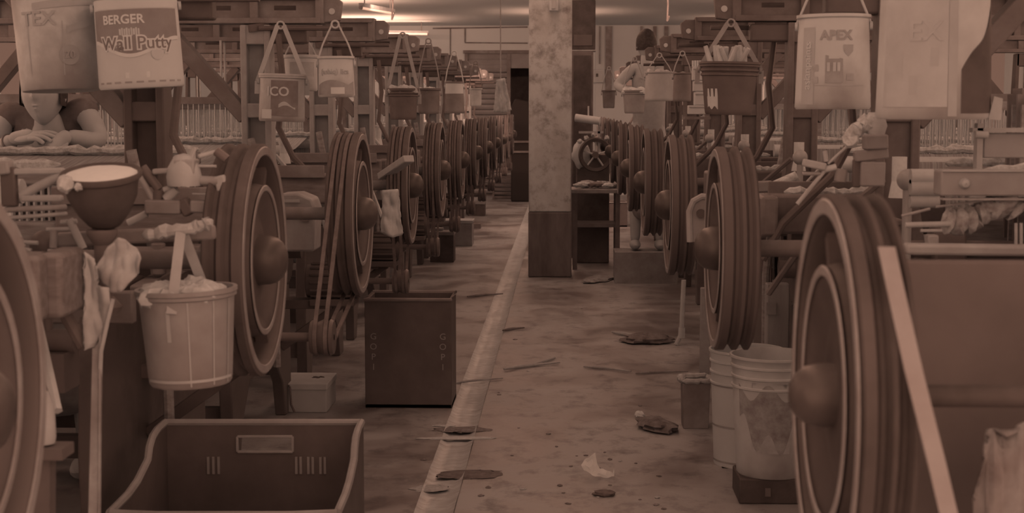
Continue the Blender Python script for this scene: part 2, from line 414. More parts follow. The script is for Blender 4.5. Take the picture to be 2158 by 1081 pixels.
# ---------------------------------------------------------------- the power loom
def belt_loop(y1, z1, r1, y2, z2, r2, x, wd, th=.008):
    """closed strap round two pulleys"""
    d = math.hypot(y2 - y1, z2 - z1); a = math.atan2(z2 - z1, y2 - y1); b = math.acos((r1 - r2) / d)
    pts = []
    for i in range(25):
        t = a + b + (2 * PI - 2 * b) * i / 24; pts.append((y1 + r1 * math.cos(t), z1 + r1 * math.sin(t)))
    for i in range(13):
        t = a - b + 2 * b * i / 12; pts.append((y2 + r2 * math.cos(t), z2 + r2 * math.sin(t)))
    out = MB(); n = len(pts); vs = []; fs = []
    cy = sum(p[0] for p in pts) / n; cz = sum(p[1] for p in pts) / n
    for k in range(n):
        p0 = pts[k - 1]; p1 = pts[(k + 1) % n]; tx, tz = p1[0] - p0[0], p1[1] - p0[1]; l = math.hypot(tx, tz); nx_, nz_ = tz / l, -tx / l
        p = pts[k]
        if (p[0] - cy) * nx_ + (p[1] - cz) * nz_ < 0: nx_, nz_ = -nx_, -nz_
        for s in (-1, 1): vs.append((x + s * wd / 2, p[0], p[1]))
        for s in (1, -1): vs.append((x + s * wd / 2, p[0] + nx_ * th, p[1] + nz_ * th))
    for k in range(n):
        q = (k + 1) % n
        for i in range(4): fs.append((k * 4 + i, k * 4 + (i + 1) % 4, q * 4 + (i + 1) % 4, q * 4 + i))
    return out.add(vs, fs)
def flywheel(t, x, y, z, r, big=False):
    """grooved pulley; the dished face looks to +x"""
    n = 56
    prof = [(r * .55, -.085), (r - .010, -.085), (r, -.080), (r, -.074), (r - .014, -.066), (r - .014, -.058), (r, -.050), (r, -.042),
            (r - .014, -.034), (r - .014, -.026), (r, -.018), (r, 0), (r - .006, .004), (r - .024, .004), (r - .030, -.004), (r - .032, -.05),
            (r * .68, -.055), (r * .66, -.02), (r * .64, .0), (r * .60, .004), (r * .54, -.004), (r * .42, -.02), (r * .30, -.012), (r * .22, -.012), (.02, -.012)]
    w_ = MB().lathe([(a, b * (.72 if big else 1)) for a, b in prof], (x, y, z), (1, 0, 0), n).build('flywheel', mat(-.03, .05, 10, .6, .3, name='wheel_iron', dirt=.5) if not big else mat(-.07, .04, 6, .5, .3, name='polished_wheel', dirt=.4), t, smooth=50)
    for a0, a1, b0 in ((r - .006, r - .024, .0045), (r * .645, r * .60, .0045)):
        MB().lathe([(a0, b0), (a0 - .002, b0 + .002), (a1, b0 + .002), (a1 - .002, b0)], (x, y, z), (1, 0, 0), n).build('worn_rim', mat(.22, .08, 14, .4, .5, name='worn_rim_iron'), w_)
    hub = [(.001, .054), (.022, .052), (.040, .043), (.051, .030), (.056, .014), (.057, .0), (.057, -.012)]
    if big: hub = [(a * .70, b * .85) for a, b in hub]
    MB().lathe(hub, (x, y, z), (1, 0, 0), 28).build('hub_cap', mat(-.08, .04, 9, .4, 1.0, name='oily_dome'), w_)
    for i in range(6):
        a = 2 * PI * i / 6; c, s_ = math.cos(a), math.sin(a)
        MB().bar((x - .03, y + c * r * .64, z + s_ * r * .64), (x - .03, y + c * (r - .03), z + s_ * (r - .03)), .03, .02).build('spoke', IRON, w_)
    return w_
def lumpy(pts, r, n=9, seed=0, amp=.45, seg=24):
    """a ragged cord of lint or rag along a line"""
    P_ = [Vector(p) for p in pts]; out = []; rr = []
    for i in range(seg + 1):
        f = i / seg * (len(P_) - 1); k = min(int(f), len(P_) - 2); p = P_[k].lerp(P_[k + 1], f - k)
        q = Vector((i * .7 + seed, seed * 1.7, 0)); p = p + Vector((0, noise.noise(q), noise.noise(q + Vector((9, 0, 0))))) * r * .6
        out.append(p); rr.append(r * (1 + amp * noise.noise(q * 1.9)) * (.25 if i in (0, seg) else 1))
    return MB().tube(out, r, n, rr=rr)
def blob(c, r, seed=0, amp=.35, n=12, sx=1, sy=1, sz=1):
    m = MB(); vs = []; fs = []; c = Vector(c)
    for j in range(n + 1):
        th = PI * j / n
        for i in range(2 * n):
            ph = PI * i / n; d = Vector((math.sin(th) * math.cos(ph), math.sin(th) * math.sin(ph), math.cos(th)))
            q = r * (1 + amp * (noise.noise(d * 2.1 + Vector((seed, 0, 0))) + .5 * noise.noise(d * 5 + Vector((0, seed, 0)))))
            vs.append(c + Vector((d.x * sx, d.y * sy, d.z * sz)) * q)
    for j in range(n):
        for i in range(2 * n): fs.append((j * 2 * n + i, j * 2 * n + (i + 1) % (2 * n), (j + 1) * 2 * n + (i + 1) % (2 * n), (j + 1) * 2 * n + i))
    return m.add(vs, fs)

def make_loom(label, wr=.275, wz=1.05, wx=.585, post=None, big=False, lod=0, heald_x0=-.36, wheel=True, warp=WARP, group=None, tone=0, motor=None, ball=(.20, .15, 1.12, .03)):
    """aisle side looks to +x; the frame post stands at the origin"""
    t = thing('power_loom', label, 'loom', group=group)
    I1 = (IRON, mat(.0, .06, 9, .42, .5, name='greasy_iron', dirt=.6))[tone]; I2 = (IRON2, mat(.08, .08, 11, .45, .5, name='dusty_iron', dirt=.6))[tone]
    W = -1.95
    # side frames
    prof = [(-.58, 0), (-.46, 0), (-.40, .16), (-.25, .30), (.28, .30), (.46, .16), (.52, 0), (.66, 0), (.66, .45), (.60, .95), (.50, 1.10), (.40, 1.06),
            (.32, .90), (.10, .86), (-.10, .90), (-.36, .88), (-.56, .84), (-.60, .45)]
    for x in (-.05, W):
        MB().prism(prof, .05, 'yz', x).build('side_frame', I1, t, bevel=.006)
    MB().box((-.06, .05, .55), (.02, .7, .5)).build('guard_plate', DARK, t)
    # post: two flanges and a recessed web with slots
    q = MB(); hz0, hz1 = .82, 1.74
    for s in (-1, 1):
        q.prism([(s * .062, hz1), (s * .036, hz1), (s * .036, 1.15), (s * .045, 1.0), (s * .075, hz0), (s * .115, hz0), (s * .085, 1.0), (s * .062, 1.15)], .10, 'xz', -.05)
    for z0, z1 in ((hz0, 1.02), (1.36, 1.42), (1.66, 1.74)): q.box((0, 0, (z0 + z1) / 2), (.11, .09, z1 - z0))
    q.box((0, .02, 1.28), (.085, .02, .9))
    q.build('post', post or (I2 if tone else IRONL), t, bevel=.005)
    q = MB()
    for s in (-1, 1): q.prism([(s * .05, 1.74), (s * .03, 1.74), (s * .04, .86), (s * .08, .86)], .08, 'xz', -.04)
    q.box((0, 0, 1.7), (.1, .08, .08)).box((0, 0, 1.3), (.08, .08, .06))
    q.v = [v + Vector((W + .03, 0, 0)) for v in q.v]
    q.build('post', I1, t, bevel=.005)
    # overhead beam, a channel with slots
    q = MB(); z0, z1 = 1.745, 1.865
    L0, L1 = W - .15, .27
    q.box(((L0 + L1) / 2, 0, z0 + .012), (L1 - L0, .10, .024)); q.box(((L0 + L1) / 2, 0, z1 - .012), (L1 - L0, .10, .024))
    q.box(((L0 + L1) / 2, 0, (z0 + z1) / 2), (L1 - L0, .03, z1 - z0))
    x = L1 - .005
    for k in range(9):
        q.box((x, 0, (z0 + z1) / 2), (.035, .085, z1 - z0)); x -= .27
    b_ = q.build('overhead_beam', I2, t, bevel=.004)
    x = L1 - .15
    for k in range(5):
        MB().cyl((x - .045, 0, z0 + .065), (x + .045, 0, z0 + .065), .019, n=8).build('slot', BLACK, b_); x -= .27
    q = MB().prism([(L1, z0 + .002), (L1 + .075, z0 + .012), (L1 + .085, z1 - .03), (L1 + .06, z1 - .012), (L1, z1 - .012)], .05, 'xz', -.025)
    q.build('end_plate', I2, b_, bevel=.005)
    MB().cyl((L1 + .045, -.03, z0 + .05), (L1 + .045, .03, z0 + .05), .013, n=12).build('bolt', STEEL, b_)
    MB().cyl((.02, -.06, 1.725), (L1 + .09, -.06, 1.725), .010, n=8).bar((-.02, -.06, 1.725), (.05, -.02, 1.735), .03).build('hanger_rod', I1, t)
    MB().box((.09, 0, 1.70), (.24, .07, .07)).build('bracket', I1, t, bevel=.008)
    # diagonal braces
    MB().bar((-.40, .0, 1.75), (-.05, .0, 1.36), .06, .085, up=(0, 1, 0)).build('brace', I2, t, bevel=.004)
    MB().bar((W + .42, .0, 1.75), (W + .08, .0, 1.36), .06, .085, up=(0, 1, 0)).build('brace', I1, t, bevel=.004)
    # lever hanging from the post and a strap to the pedals
    if not big: MB().tube([(.10, -.07, 1.70), (.12, -.08, 1.5), (.10, -.09, 1.32), (.16, -.10, 1.2), (.30, -.11, 1.06), (.36, -.11, .95)], .013, 8).build('check_lever', I1, t)
    # crankshaft, bearings, gears
    y = .5; SH = STEEL if not tone else I2
    MB().cyl((W - .1, y, wz), (wx - .02, y, wz), .022 if not big else .014, n=14).build('crankshaft', I2 if not big else BLACK, t)
    for x in (-.03, W + .03): MB().cyl((x - .04, y, wz), (x + .04, y, wz), .06, n=18).box((x, y, wz - .07), (.08, .14, .10)).build('bearing', I1, t, bevel=.006)
    g = MB(); R_ = .15; nt_ = 30; poly = []
    for i in range(nt_ * 2):
        a = PI * i / nt_; rr = R_ if (i // 1) % 2 else R_ - .014; poly.append((.30 + rr * math.cos(a) * 1.0, .78 + rr * math.sin(a)))
    g.prism(poly, .03, 'yz', .03); g.cyl((.0, .30, .78), (.12, .30, .78), .035)
    if not big: g.build('gear', I1, t)
    if wheel:
      flywheel(t, wx, y, wz, wr, big)
      if motor is not None:
        mo = thing('motor', '', 'x'); del mo['label'], mo['category']; mo.parent = t
        mz, my = wz - wr - (.16 if motor > 0 else .06), motor
        q = MB().cyl((.12, my, mz), (.36, my, mz), .075, n=24)
        for i in range(14):
            a = 2 * PI * i / 14; q.bar((.14, my + .08 * math.cos(a), mz + .08 * math.sin(a)), (.34, my + .08 * math.cos(a), mz + .08 * math.sin(a)), .006, .012)
        q.box((.24, my, mz - .09), (.20, .16, .03)); q.box((.08, my, mz - .10), (.32, .12, .04)).bar((.0, my, mz - .3), (.28, my, mz - .1), .04, .04); q.build('motor_body', I1, mo, bevel=.003)
        MB().lathe([(.01, .07), (.050, .07), (.055, .06), (.046, .05), (.055, .04), (.046, .02), (.055, .01), (.05, 0), (.01, 0)], (wx - .08, my, mz), (1, 0, 0), 20).build('motor_pulley', I1, mo)
        MB().cyl((.36, my, mz), (wx - .02, my, mz), .014).build('motor_shaft', I1, mo)
        for k, xx in enumerate((wx - .062, wx - .030)):
            belt_loop(y, wz, wr - .010, my, mz, .048, xx, .012).build('drive_belt', RUBBER, t)
    # sley, reed and its cap with lint
    q = MB().box((W / 2 - .05, -.22, 1.02), (-W - .3, .09, .10)).box((W / 2 - .05, -.20, 1.20), (-W - .3, .05, .05))
    q.build('sley', WOOD, t, bevel=.008)
    q = MB(); k = 0; x = -.22
    while x > W + .2: q.box((x, -.20, 1.12), (.006, .02, .12)); x -= .022
    q.build('reed', STEEL, t)
    q = lumpy([(-.2, -.22, 1.235), (W + .15, -.22, 1.235)], .016, 7, 3, .8, 60); q.build('lint', LINT, t)
    # breast beam, take-up roller, cloth
    MB().box((W / 2, -.54, .93), (-W - .05, .07, .08)).build('breast_beam', WOOD if not tone else I2, t, bevel=.01)
    MB().cyl((W + .05, -.46, .80), (-.1, -.46, .80), .055, n=18).build('take_up_roller', IRONL, t)
    MB().cyl((W + .12, -.40, .60), (-.2, -.40, .60), .085, n=20).build('cloth_roll', CLOTH if not tone else mat(.42, .1, 30, .9, .1), t)
    if not big: MB().bar((.10, -.54, .86), (-.3, -.54, .86), .04, .09).bar((.1, -.50, .90), (.1, .2, .93), .05, .03).build('handrail', I2, t, bevel=.006)
    # healds: frames of wires
    for k in range(4):
        yy = -.10 + k * .045; zt_ = 1.44 - .03 * (k % 2); zb = 1.02 - .03 * (k % 2)
        q = MB(); xr = W + .3
        q.box(((heald_x0 + xr) / 2, yy, zt_), (heald_x0 - xr, .012, .035)).box(((heald_x0 + xr) / 2, yy, zb), (heald_x0 - xr, .012, .03))
        for x in (heald_x0, xr): q.box((x, yy, (zt_ + zb) / 2), (.025, .014, zt_ - zb))
        fr = q.build('heald_frame', WOOD if k % 2 else IRON2, t)
        q = MB(); x = heald_x0 - .02; i = 0
        while x > xr + .02:
            q.box((x, yy + .003 * (i % 2), (zt_ + zb) / 2), (.004, .004, zt_ - zb)); x -= .028 if lod == 0 else .05; i += 1
        q.build('heald_wires', STEEL if k % 2 else YARN, fr)
    for k in (0, 2):
        for x in (heald_x0 - .15, W + .5): MB().cyl((x, -.10 + k * .045, 1.45), (x, -.10 + k * .045, 1.75), .006, n=5).build('heald_cord', mat(.5, .1, 20), t)
    # back rest, warp and warp beam
    MB().cyl((W + .02, .70, 1.20), (-.04, .70, 1.20), .03, n=14).build('back_rest', STEEL, t)
    q = MB(); n = 8
    q.add([(x, yy, zz) for x in (-.20, W + .18) for yy, zz in ((-.05, 1.16), (.3, 1.18), (.70, 1.235), (.735, 1.20), (.74, .95), (.80, .78))], [(i, i + 1, 7 + i, 6 + i) for i in range(5)])
    q.build('warp_sheet', warp, t, thick=.004)
    MB().cyl((W + .1, .66, .66), (-.12, .66, .66), .14, n=28).build('warp_beam', warp, t)
    for x in (-.10, W + .1):
        MB().lathe([(.02, -.012), (.22, -.012), (.225, 0), (.22, .012), (.02, .012)], (x, .66, .66), (1, 0, 0), 32).build('beam_flange', I1, t)
    q = lumpy([(-.05, .69, 1.25), (W + .1, .69, 1.25)], .014, 7, 8, .8, 60); q.build('lint', LINT, t)
    if big: return t
    # picking stick, ball lever, brackets and rods on the aisle side
    if not big: MB().tube([(.10, -.20, .35), (.10, -.22, .7), (.07, -.24, 1.0), (.02, -.26, 1.28)], .016, 8).build('picking_stick', WOOD, t)
    MB().bar((-.20, -.24, 1.08), (.34, -.24, 1.08), .10, .12).bar((.34, -.24, 1.08), (.34, -.1, 1.08), .05, .12).build('shuttle_box', mat(.10, .08, 9, .6, .2, (1, 6, 6), name='dark_wood') if not tone else I2, t, bevel=.01)
    MB().bar((-.20, -.305, 1.15), (.32, -.305, 1.15), .012, .05).build('box_lid', I2, t, bevel=.003)
    bx_, by_, bz_, br_ = ball
    MB().cyl((bx_, by_, .92), (bx_, by_, bz_), .012).lathe([(br_ * math.cos(u), br_ * math.sin(u)) for u in [(-.5 + k / 12) * PI for k in range(13)]], (bx_, by_, bz_), (0, 0, 1), 24).build('ball_lever', mat(.36, .06, 9, .3, .8, name='polished_ball') if tone else I1, t)
    MB().cyl((-.02, .15, .92), (.26, .15, .92), .025).box((.22, .15, .86), (.06, .10, .08)).build('rocker_shaft', I1, t)
    MB().tube([(.05, .10, 1.2), (.25, -.05, 1.0), (.33, -.18, .84)], .010, 6).build('link_rod', SH, t)
    MB().cyl((.0, -.36, .98), (.20, -.36, .98), .03).box((.22, -.36, .98), (.05, .08, .07)).cyl((.12, -.36, .93), (.12, -.36, 1.02), .02).build('stop_motion', I2, t, bevel=.004)
    MB().box((.10, .22, 1.00), (.16, .10, .03)).box((.17, .22, 1.04), (.03, .10, .10)).box((.10, .22, 1.09), (.14, .10, .02)).build('clamp_bracket', I2, t, bevel=.006)
    MB().cyl((.05, .30, 1.2), (.05, .30, 1.27), .02).lathe([(.028, 0), (.012, .09), (.003, .1)], (.05, .30, 1.16), (0, 0, 1), 14).build('yarn_cone', YARN, t)
    q = lumpy([(.28, -.24, 1.145), (-.15, -.24, 1.15)], .014, 7, 5, .9, 26)
    q.build('lint', LINT, t)
    # cross rails low down
    for a_, b_ in ((-.5, .2), (.58, .22)): MB().bar((W + .02, a_, b_), (-.03, a_, b_), .05, .08).build('cross_rail', I1, t)
    return t
LX, LY0, LP = -1.27, 2.93, 1.68
RX, RY0, RP = .95, 4.42, 1.76
LL = 'power loom left of the aisle, %s'
ordl = ['nearest the camera with only its wheel rim in view', 'whose wheel stands behind the white bowl', 'behind the two hanging paint tins, worked by the person', 'carrying the pale sheet-metal hanging tins', 'fourth wheel along, with the first dark bucket', 'behind the loom with the black hanging bucket', 'just before the pale-topped hanging bucket', 'hung with a white cloth far along the row', 'eighth along the row', 'ninth along the row, small in the distance', 'close to the far crates', 'last before the shuttered doorway']
proto0 = make_loom(LL % ordl[1], .265, 1.055)
proto0.location = (LX, LY0, 0)
o = copy_tree(proto0); o.location = (LX, LY0 - LP - .06, 0); o['label'] = LL % ordl[0]; o['group'] = proto0['group'] = 'power looms left of the aisle'
protoL = make_loom(LL % ordl[3], .265, 1.055, motor=.44)
protoL.location = (LX, LY0 + LP * 2, 0)
protoP = make_loom(LL % ordl[2], .275, 1.045, heald_x0=-.95, warp=WARPD, post=IRON, motor=-.08)
protoP.location = (LX, LY0 + LP, 0)
for k in range(3, 11):
    o = copy_tree(protoL); o.location = (LX, LY0 + LP * k, 0); o['label'] = LL % ordl[k + 1]; o['group'] = 'power looms left of the aisle'
protoL['group'] = protoP['group'] = 'power looms left of the aisle'
LR = 'power loom right of the aisle, %s'
ordr = ['closest, with the big polished wheel in the foreground', 'behind the big wheel, under the pale square tin', 'beneath the large black hanging bucket', 'third wheel along, beside the stacked cartons', 'with the two hanging buckets side by side', 'where the bare-armed weaver works', 'beyond the weaver', 'level with the pillar', 'beyond the pillar', 'last and smallest of the row']
protoN = make_loom(LR % ordr[0], .250, 1.046, wx=.625, big=True, ball=(.05, .3, .98, .02), tone=1, warp=WARPD)
protoN.location = (RX, 2.37, 0); protoN.rotation_euler.z = PI
protoR = make_loom(LR % ordr[1], .262, 1.040, wx=.560, ball=(.085, .56, 1.22, .028), tone=1, warp=WARPD)
protoR.location = (RX, RY0, 0); protoR.rotation_euler.z = PI
protoN['group'] = protoR['group'] = 'power looms right of the aisle'
for k in range(1, 9):
    o = copy_tree(protoR); o.location = (RX, RY0 + RP * k, 0); o['label'] = LR % ordr[k + 1]; o['group'] = 'power looms right of the aisle'

# ---------------------------------------------------------------- tins and buckets
def cone_r(rt, rb, h): return lambda z: rb + (rt - rb) * max(0, min(1, z / h))
def make_bucket(name, label, cat, box, Y, taper=.86, m=TIN, tilt=(0, 0), hang=None, ridges=2, inside=None, group=None, wob=.012, strap=False,
                floor_z=None, rim=None, n=48, hx=0.0, handle_m=None, closed=False):
    """box = what the photograph shows: left, right, rim and base in pixels at distance Y"""
    x0, x1, yt, yb = box
    a = P(x0, yb, Y); b = P(x1, yt, Y); R_ = (b.x - a.x) / 2; h = b.z - a.z
    rt, rb = (R_, R_ * taper) if taper <= 1 else (R_ / taper, R_)
    z0 = a.z if floor_z is None else floor_z
    t = thing(name, label, cat, ((a.x + b.x) / 2, Y, z0), group=group, rot=(tilt[0], tilt[1], -math.atan((a.x + b.x) / 2 / Y)))
    r = cone_r(rt, rb, h)
    prof = [(.001, .004), (rb - .01, .004), (rb - .004, 0), (rb, .006)]
    for k in range(1, 9): prof.append((r(h * k * .1), h * k * .1))
    for k in range(ridges):
        z = h * (.985 - .085 * (ridges - k)); prof += [(r(z), z), (r(z) + .005, z + .003), (r(z) + .005, z + .009), (r(z), z + .012)]
    prof += [(rt, h - .012), (rt + .006, h - .008), (rt + .006, h), (rt - .002, h)]
    if closed: prof += [(rt - .006, h - .006), (.001, h - .004)]
    else: prof += [(rt - .004, h - .01), (rb - .004, .012), (.001, .010)]
    MB().lathe(prof, n=n, wob=wob).build('body', m, t, smooth=50)
    hm = handle_m or STEEL
    if hang is not None:
        top = hang - z0
        for s in (-1, 1):
            e = MB().cyl((s * (rt + .002), 0, h - .03), (s * (rt + .010), 0, h - .03), .012, n=12); e.build('lug', hm, t)
            q = MB(); p0 = Vector((s * (rt + .008), 0, h - .03)); p1 = Vector((hx + s * .012, 0, top))
            if strap: q.bar(p0, p1, .018, .004, up=(0, 1, 0)); q.bar(p0 + Vector((s * .002, 0, 0)), p0 + Vector((s * .002, 0, -.05)), .018, .005, up=(0, 1, 0))
            else: q.tube([p0, p0.lerp(p1, .5) + Vector((s * .006, 0, 0)), p1], .0035, 6)
            q.build('handle', hm, t)
        MB().tube([Vector((hx + .014 * math.cos(u), 0, top + .014 * math.sin(u))) for u in [k * PI / 6 for k in range(12)]], .004, 6, closed=True).build('hook', hm, t)
    fn = lambda az=0, zc=0, lift=.001, rotz=0: (lambda x, y, z: (lambda rr, th, zz: (rr * math.sin(th), -rr * math.cos(th), zz))(
        r(zc + x * math.sin(rotz) + y * math.cos(rotz)) * (1 + wob * 0) + lift + wob * r(0) + z, az + (x * math.cos(rotz) - y * math.sin(rotz)) / r(zc), zc + x * math.sin(rotz) + y * math.cos(rotz)))
    def patch(nm, mt, az0, az1, z0_, z1_, lift=.0008, top=None, bot=None, parent=None):
        q = MB(); vs = []; fs = []; na = 24; nz = 8
        for j in range(nz + 1):
            for i in range(na + 1):
                u = i / na; th = az0 + (az1 - az0) * u; lo = bot(u) if bot else z0_; hi = top(u) if top else z1_
                z = lo + (hi - lo) * j / nz; rr = r(z) * (1 + wob * 0) + lift + wob * r(0); vs.append((rr * math.sin(th), -rr * math.cos(th), z))
        for j in range(nz):
            for i in range(na): k = j * (na + 1) + i; fs.append((k, k + 1, k + na + 2, k + na + 1))
        return q.add(vs, fs).build(nm, mt, parent or t)
    if inside:
        nn, mt, amp, nm = inside
        for k in range(nn):
            a_ = k * 2.4; q = rt * .72 * math.sqrt((k + .5) / nn)
            if nm == 'bobbin':
                tiltv = Vector((random.uniform(-.5, .5), random.uniform(-.5, .5), 1)).normalized()
                c0 = Vector((q * math.cos(a_), q * math.sin(a_), h - .035)); MB().cyl(c0, c0 + tiltv * .10, .013, .008, n=10).build('bobbin', mt, t)
            else: blob((q * math.cos(a_), q * math.sin(a_), h - .012), amp * rt * random.uniform(.8, 1.2), k * 3.1, .4, 8, sz=.7).build(nm, mt, t)
    return t, fn, patch, r, h
HT = 1.725
BK = {}
G1 = 'tins and buckets hung from the left looms'; G2 = 'tins and buckets hung from the right looms'
OLD = mat(.66, .20, 9, .5, .3, name='faded_printed_tin', dirt=.25)
t, fn, patch, r, h = make_bucket('paint_tin', 'tall faded paint tin hanging at the top left beside the wall putty tin', 'tin', (38, 214, -42, 192), 4.30, .88, OLD, (-.05, -.03), HT + .06, 1, None, G1, handle_m=mat(.5, .05, 20))
INKF = mat(.50, .05, 14, .6, .2, name='faded_print')
patch('printed_band', INKF, -.55, .9, h * .70, h * .80, top=lambda u: h * (.76 + .07 * u), bot=lambda u: h * (.70 + .05 * u))
text('lettering', 'TEX', INKF, t, fn(-.45, h * .62, .0012), .055, bold=.001)
patch('worn_patch', INKF, .2, .95, h * .5, h * .6, top=lambda u: h * (.55 + .1 * u), bot=lambda u: h * (.49 + .09 * u))
for u in (-.75, .1): patch('seam', INKF, u, u + .02, h * .12, h * .6)
q = MB(); q.add([fn(.25, h * .30, .0012)(.028 * math.cos(a), .028 * math.sin(a), 0) for a in [k * PI / 16 for k in range(32)]], [tuple(range(32))]); q.build('round_mark', mat(.40, .04, 14), t)
text('lettering', '20', OLD, t, fn(.25, h * .30, .002), .03, bold=.001)
t, fn, patch, r, h = make_bucket('putty_tin', 'wall putty tin with dark label and pale wave, hanging at the upper left', 'tin', (213, 383, -8, 186), 4.22, 1.03, mat(.70, .05, 6, .5, .3, name='tin_label_tan'), (0, -.055), HT + .06, 0, None, G1, wob=0, handle_m=mat(.62, .05, 20))
wave = lambda u: h * (.40 + .10 * math.cos(u * PI * 2.1) * (1 - .35 * u) + (.06 * u))
D_ = patch('label_panel', mat(.22, .05, 12, .5, .3, name='dark_label'), -1.3, 1.15, 0, h * .84, bot=wave)
patch('wave_line', INKL, -1.3, 1.15, 0, 0, lift=.0016, bot=lambda u: wave(u) - .004, top=lambda u: wave(u) + .006)
patch('top_band', mat(.74, .05, 12), -1.3, 1.3, h * .85, h * .97)
for k in range(9): patch('dash', mat(.35, .05, 12), -1.2 + k * .27, -1.03 + k * .27, h * .055, h * .075)
text('lettering', 'BERGER', INKL, t, fn(-.36, h * .73, .0014), .034, bold=.0008)
for k in range(9):
    q = MB(); q.add([fn(-.42 + k * .055, h * .60, .0014)(x * (1 if k % 3 else 1.3), y * (1 if k % 2 else .75), 0) for x, y in ((-.0022, -.011), (.0022, -.011), (.0022, .011), (-.0022, .011))], [(0, 1, 2, 3)]); q.build('worn_lettering', mat(.66, .05, 12), t)
text('lettering', 'Wall Putty', INKL, t, fn(-.06, h * .475, .0014), .048, bold=.0045)
text('lettering', 'Wall Putty', mat(.16, .05, 12, name='dark_letter'), t, fn(-.06, h * .475, .0026), .048, bold=.0002)
q = MB(); q.add([fn(.42, h * .36, .0022)(.017 * math.cos(a), .017 * math.sin(a), 0) for a in [k * PI / 16 for k in range(32)]], [tuple(range(32))]); q.build('round_badge', mat(.66, .03, 14), t)
q = MB(); q.add([fn(-.1, h * .14, .0022)(x, y, 0) for x, y in ((-.03, -.008), (.035, -.008), (.035, .008), (-.03, .008))], [(0, 1, 2, 3)]); q.build('pale_tag', INKL, t)
t, fn, patch, r, h = make_bucket('clear_tin', 'dark-printed translucent tin with ico lettering hanging left of the tall post gap', 'tin', (546, 640, 156, 256), 6.0, 1.02, mat(.56, .14, 9, .4, .4, name='translucent_plastic', dirt=.3), (0, .03), HT, 1, None, G1, strap=True, hx=-.01, handle_m=mat(.52, .05, 20))
patch('label_panel', mat(.16, .08, 10), -.5, .75, h * .12, h * .86); text('lettering', 'ICO', mat(.66, .04, 10), t, fn(-.2, h * .62, .0014), .05, bold=.001)
patch('swirl', mat(.52, .1, 10), -.15, .6, h * .3, h * .42, lift=.0012, top=lambda u: h * (.36 + .06 * math.sin(u * 5)), bot=lambda u: h * (.29 + .05 * math.sin(u * 4)))
patch('pale_tag', mat(.72, .05, 10), -1.0, -.45, h * .06, h * .25)
t, fn, patch, r, h = make_bucket('printed_tin', 'pale tin half hidden behind the translucent and the hand-lettered tins', 'tin', (600, 668, 116, 192), 6.7, 1.0, mat(.70, .08, 9, .5, .3, dirt=.1), (0, .0), HT, 1, None, G1, handle_m=mat(.52, .05, 20))
patch('label_panel', mat(.50, .1, 10), -.7, .9, h * .4, h * .8)
t, fn, patch, r, h = make_bucket('lettered_tin', 'pale tin with handwriting hanging under the loom beam, flared at its foot', 'tin', (671, 747, 119, 205), 5.95, 1.07, mat(.74, .07, 9, .5, .3, name='pale_printed_tin', dirt=.1), (0, -.01), HT, 0, None, G1, wob=.004, handle_m=mat(.60, .05, 20))
text('lettering', '(ashiq) lica', INKF, t, fn(-.1, h * .62, .0012), .028, bold=.0004)
patch('label_panel', mat(.34, .10, 12), -1.2, 1.2, h * .06, h * .35, top=lambda u: h * (.30 + .12 * abs(math.sin(u * 4)))); patch('pale_tag', INKL, -.3, .45, h * .08, h * .24, lift=.0018)
make_bucket('dark_bucket', 'dark bucket with pale ribbed rim and rag handles, nearest of the dark left buckets', 'bucket', (819, 880, 186, 252), 7.7, .9, mat(.03, .05, 9, .5, .4), (0, 0), HT + .04, 3, (7, mat(.5, .15, 20), .5, 'rag'), G1, strap=True, handle_m=mat(.36, .05, 20))
make_bucket('dark_bucket', 'plain dark bucket hanging just behind the ribbed one, pale on its right side', 'bucket', (880, 927, 186, 240), 8.35, .92, mat(.10, .10, 5, .5, .4), (0, 0), HT + .04, 1, (5, LINT, .45, 'lint'), G1, handle_m=mat(.30, .05, 20))
t, fn, patch, r, h = make_bucket('two_tone_bucket', 'hanging bucket flared at the foot with pale upper band and dark lower half', 'bucket', (936, 979, 172, 239), 9.1, 1.22, mat(.14, .10, 5, .5, .4), (0, 0), HT, 0, None, G1, handle_m=mat(.60, .05, 20))
patch('pale_band', mat(.74, .08, 9), -1.6, 1.6, h * .62, h * .98)
make_bucket('small_tin', 'small pale tin hanging under a curved bow near the far end of the left row', 'tin', (990, 1015, 186, 224), 11.0, .95, mat(.62, .15, 12), (0, 0), HT, 1, None, G1, handle_m=IRON2)
make_bucket('small_bucket', 'small dark bucket hanging nearest the black cabinet', 'bucket', (1269, 1297, 190, 228), 12.6, .86, mat(.16, .1, 9), (0, 0), HT, 1, None, G2, handle_m=mat(.4, .05, 20))
make_bucket('plastic_bucket', 'brown bucket of white lint hanging below the weaver\'s elbow', 'bucket', (1312, 1361, 190, 239), 10.2, .84, mat(.30, .08, 9, .45, .4), (0, 0), HT, 2, (6, YARN, .5, 'lint'), G2, handle_m=mat(.4, .05, 20))
make_bucket('plastic_bucket', 'paler bucket flared at the foot, left one of the pair hanging side by side', 'bucket', (1358, 1420, 151, 213), 9.5, 1.08, mat(.44, .12, 5, .5, .4), (0, 0), HT, 0, (7, mat(.4, .1), .4, 'rag'), G2, wob=.004, handle_m=mat(.4, .05, 20))
make_bucket('plastic_bucket', 'dark bucket, right one of the pair hanging side by side', 'bucket', (1418, 1457, 153, 214), 9.2, 1.05, mat(.12, .08, 5, .5, .4), (0, 0), HT, 0, (5, mat(.3, .1), .4, 'rag'), G2, wob=.004, handle_m=mat(.4, .05, 20))
t, fn, patch, r, h = make_bucket('black_bucket', 'large black bucket full of bobbins with a torn pale sticker, hung by straps', 'bucket', (1473, 1597, 131, 242), 5.9, .80, mat(.02, .05, 7, .42, .45), (0, .02), HT, 3, (16, mat(.58, .16, 9), .3, 'bobbin'), G2, strap=True, handle_m=mat(.30, .05, 20))
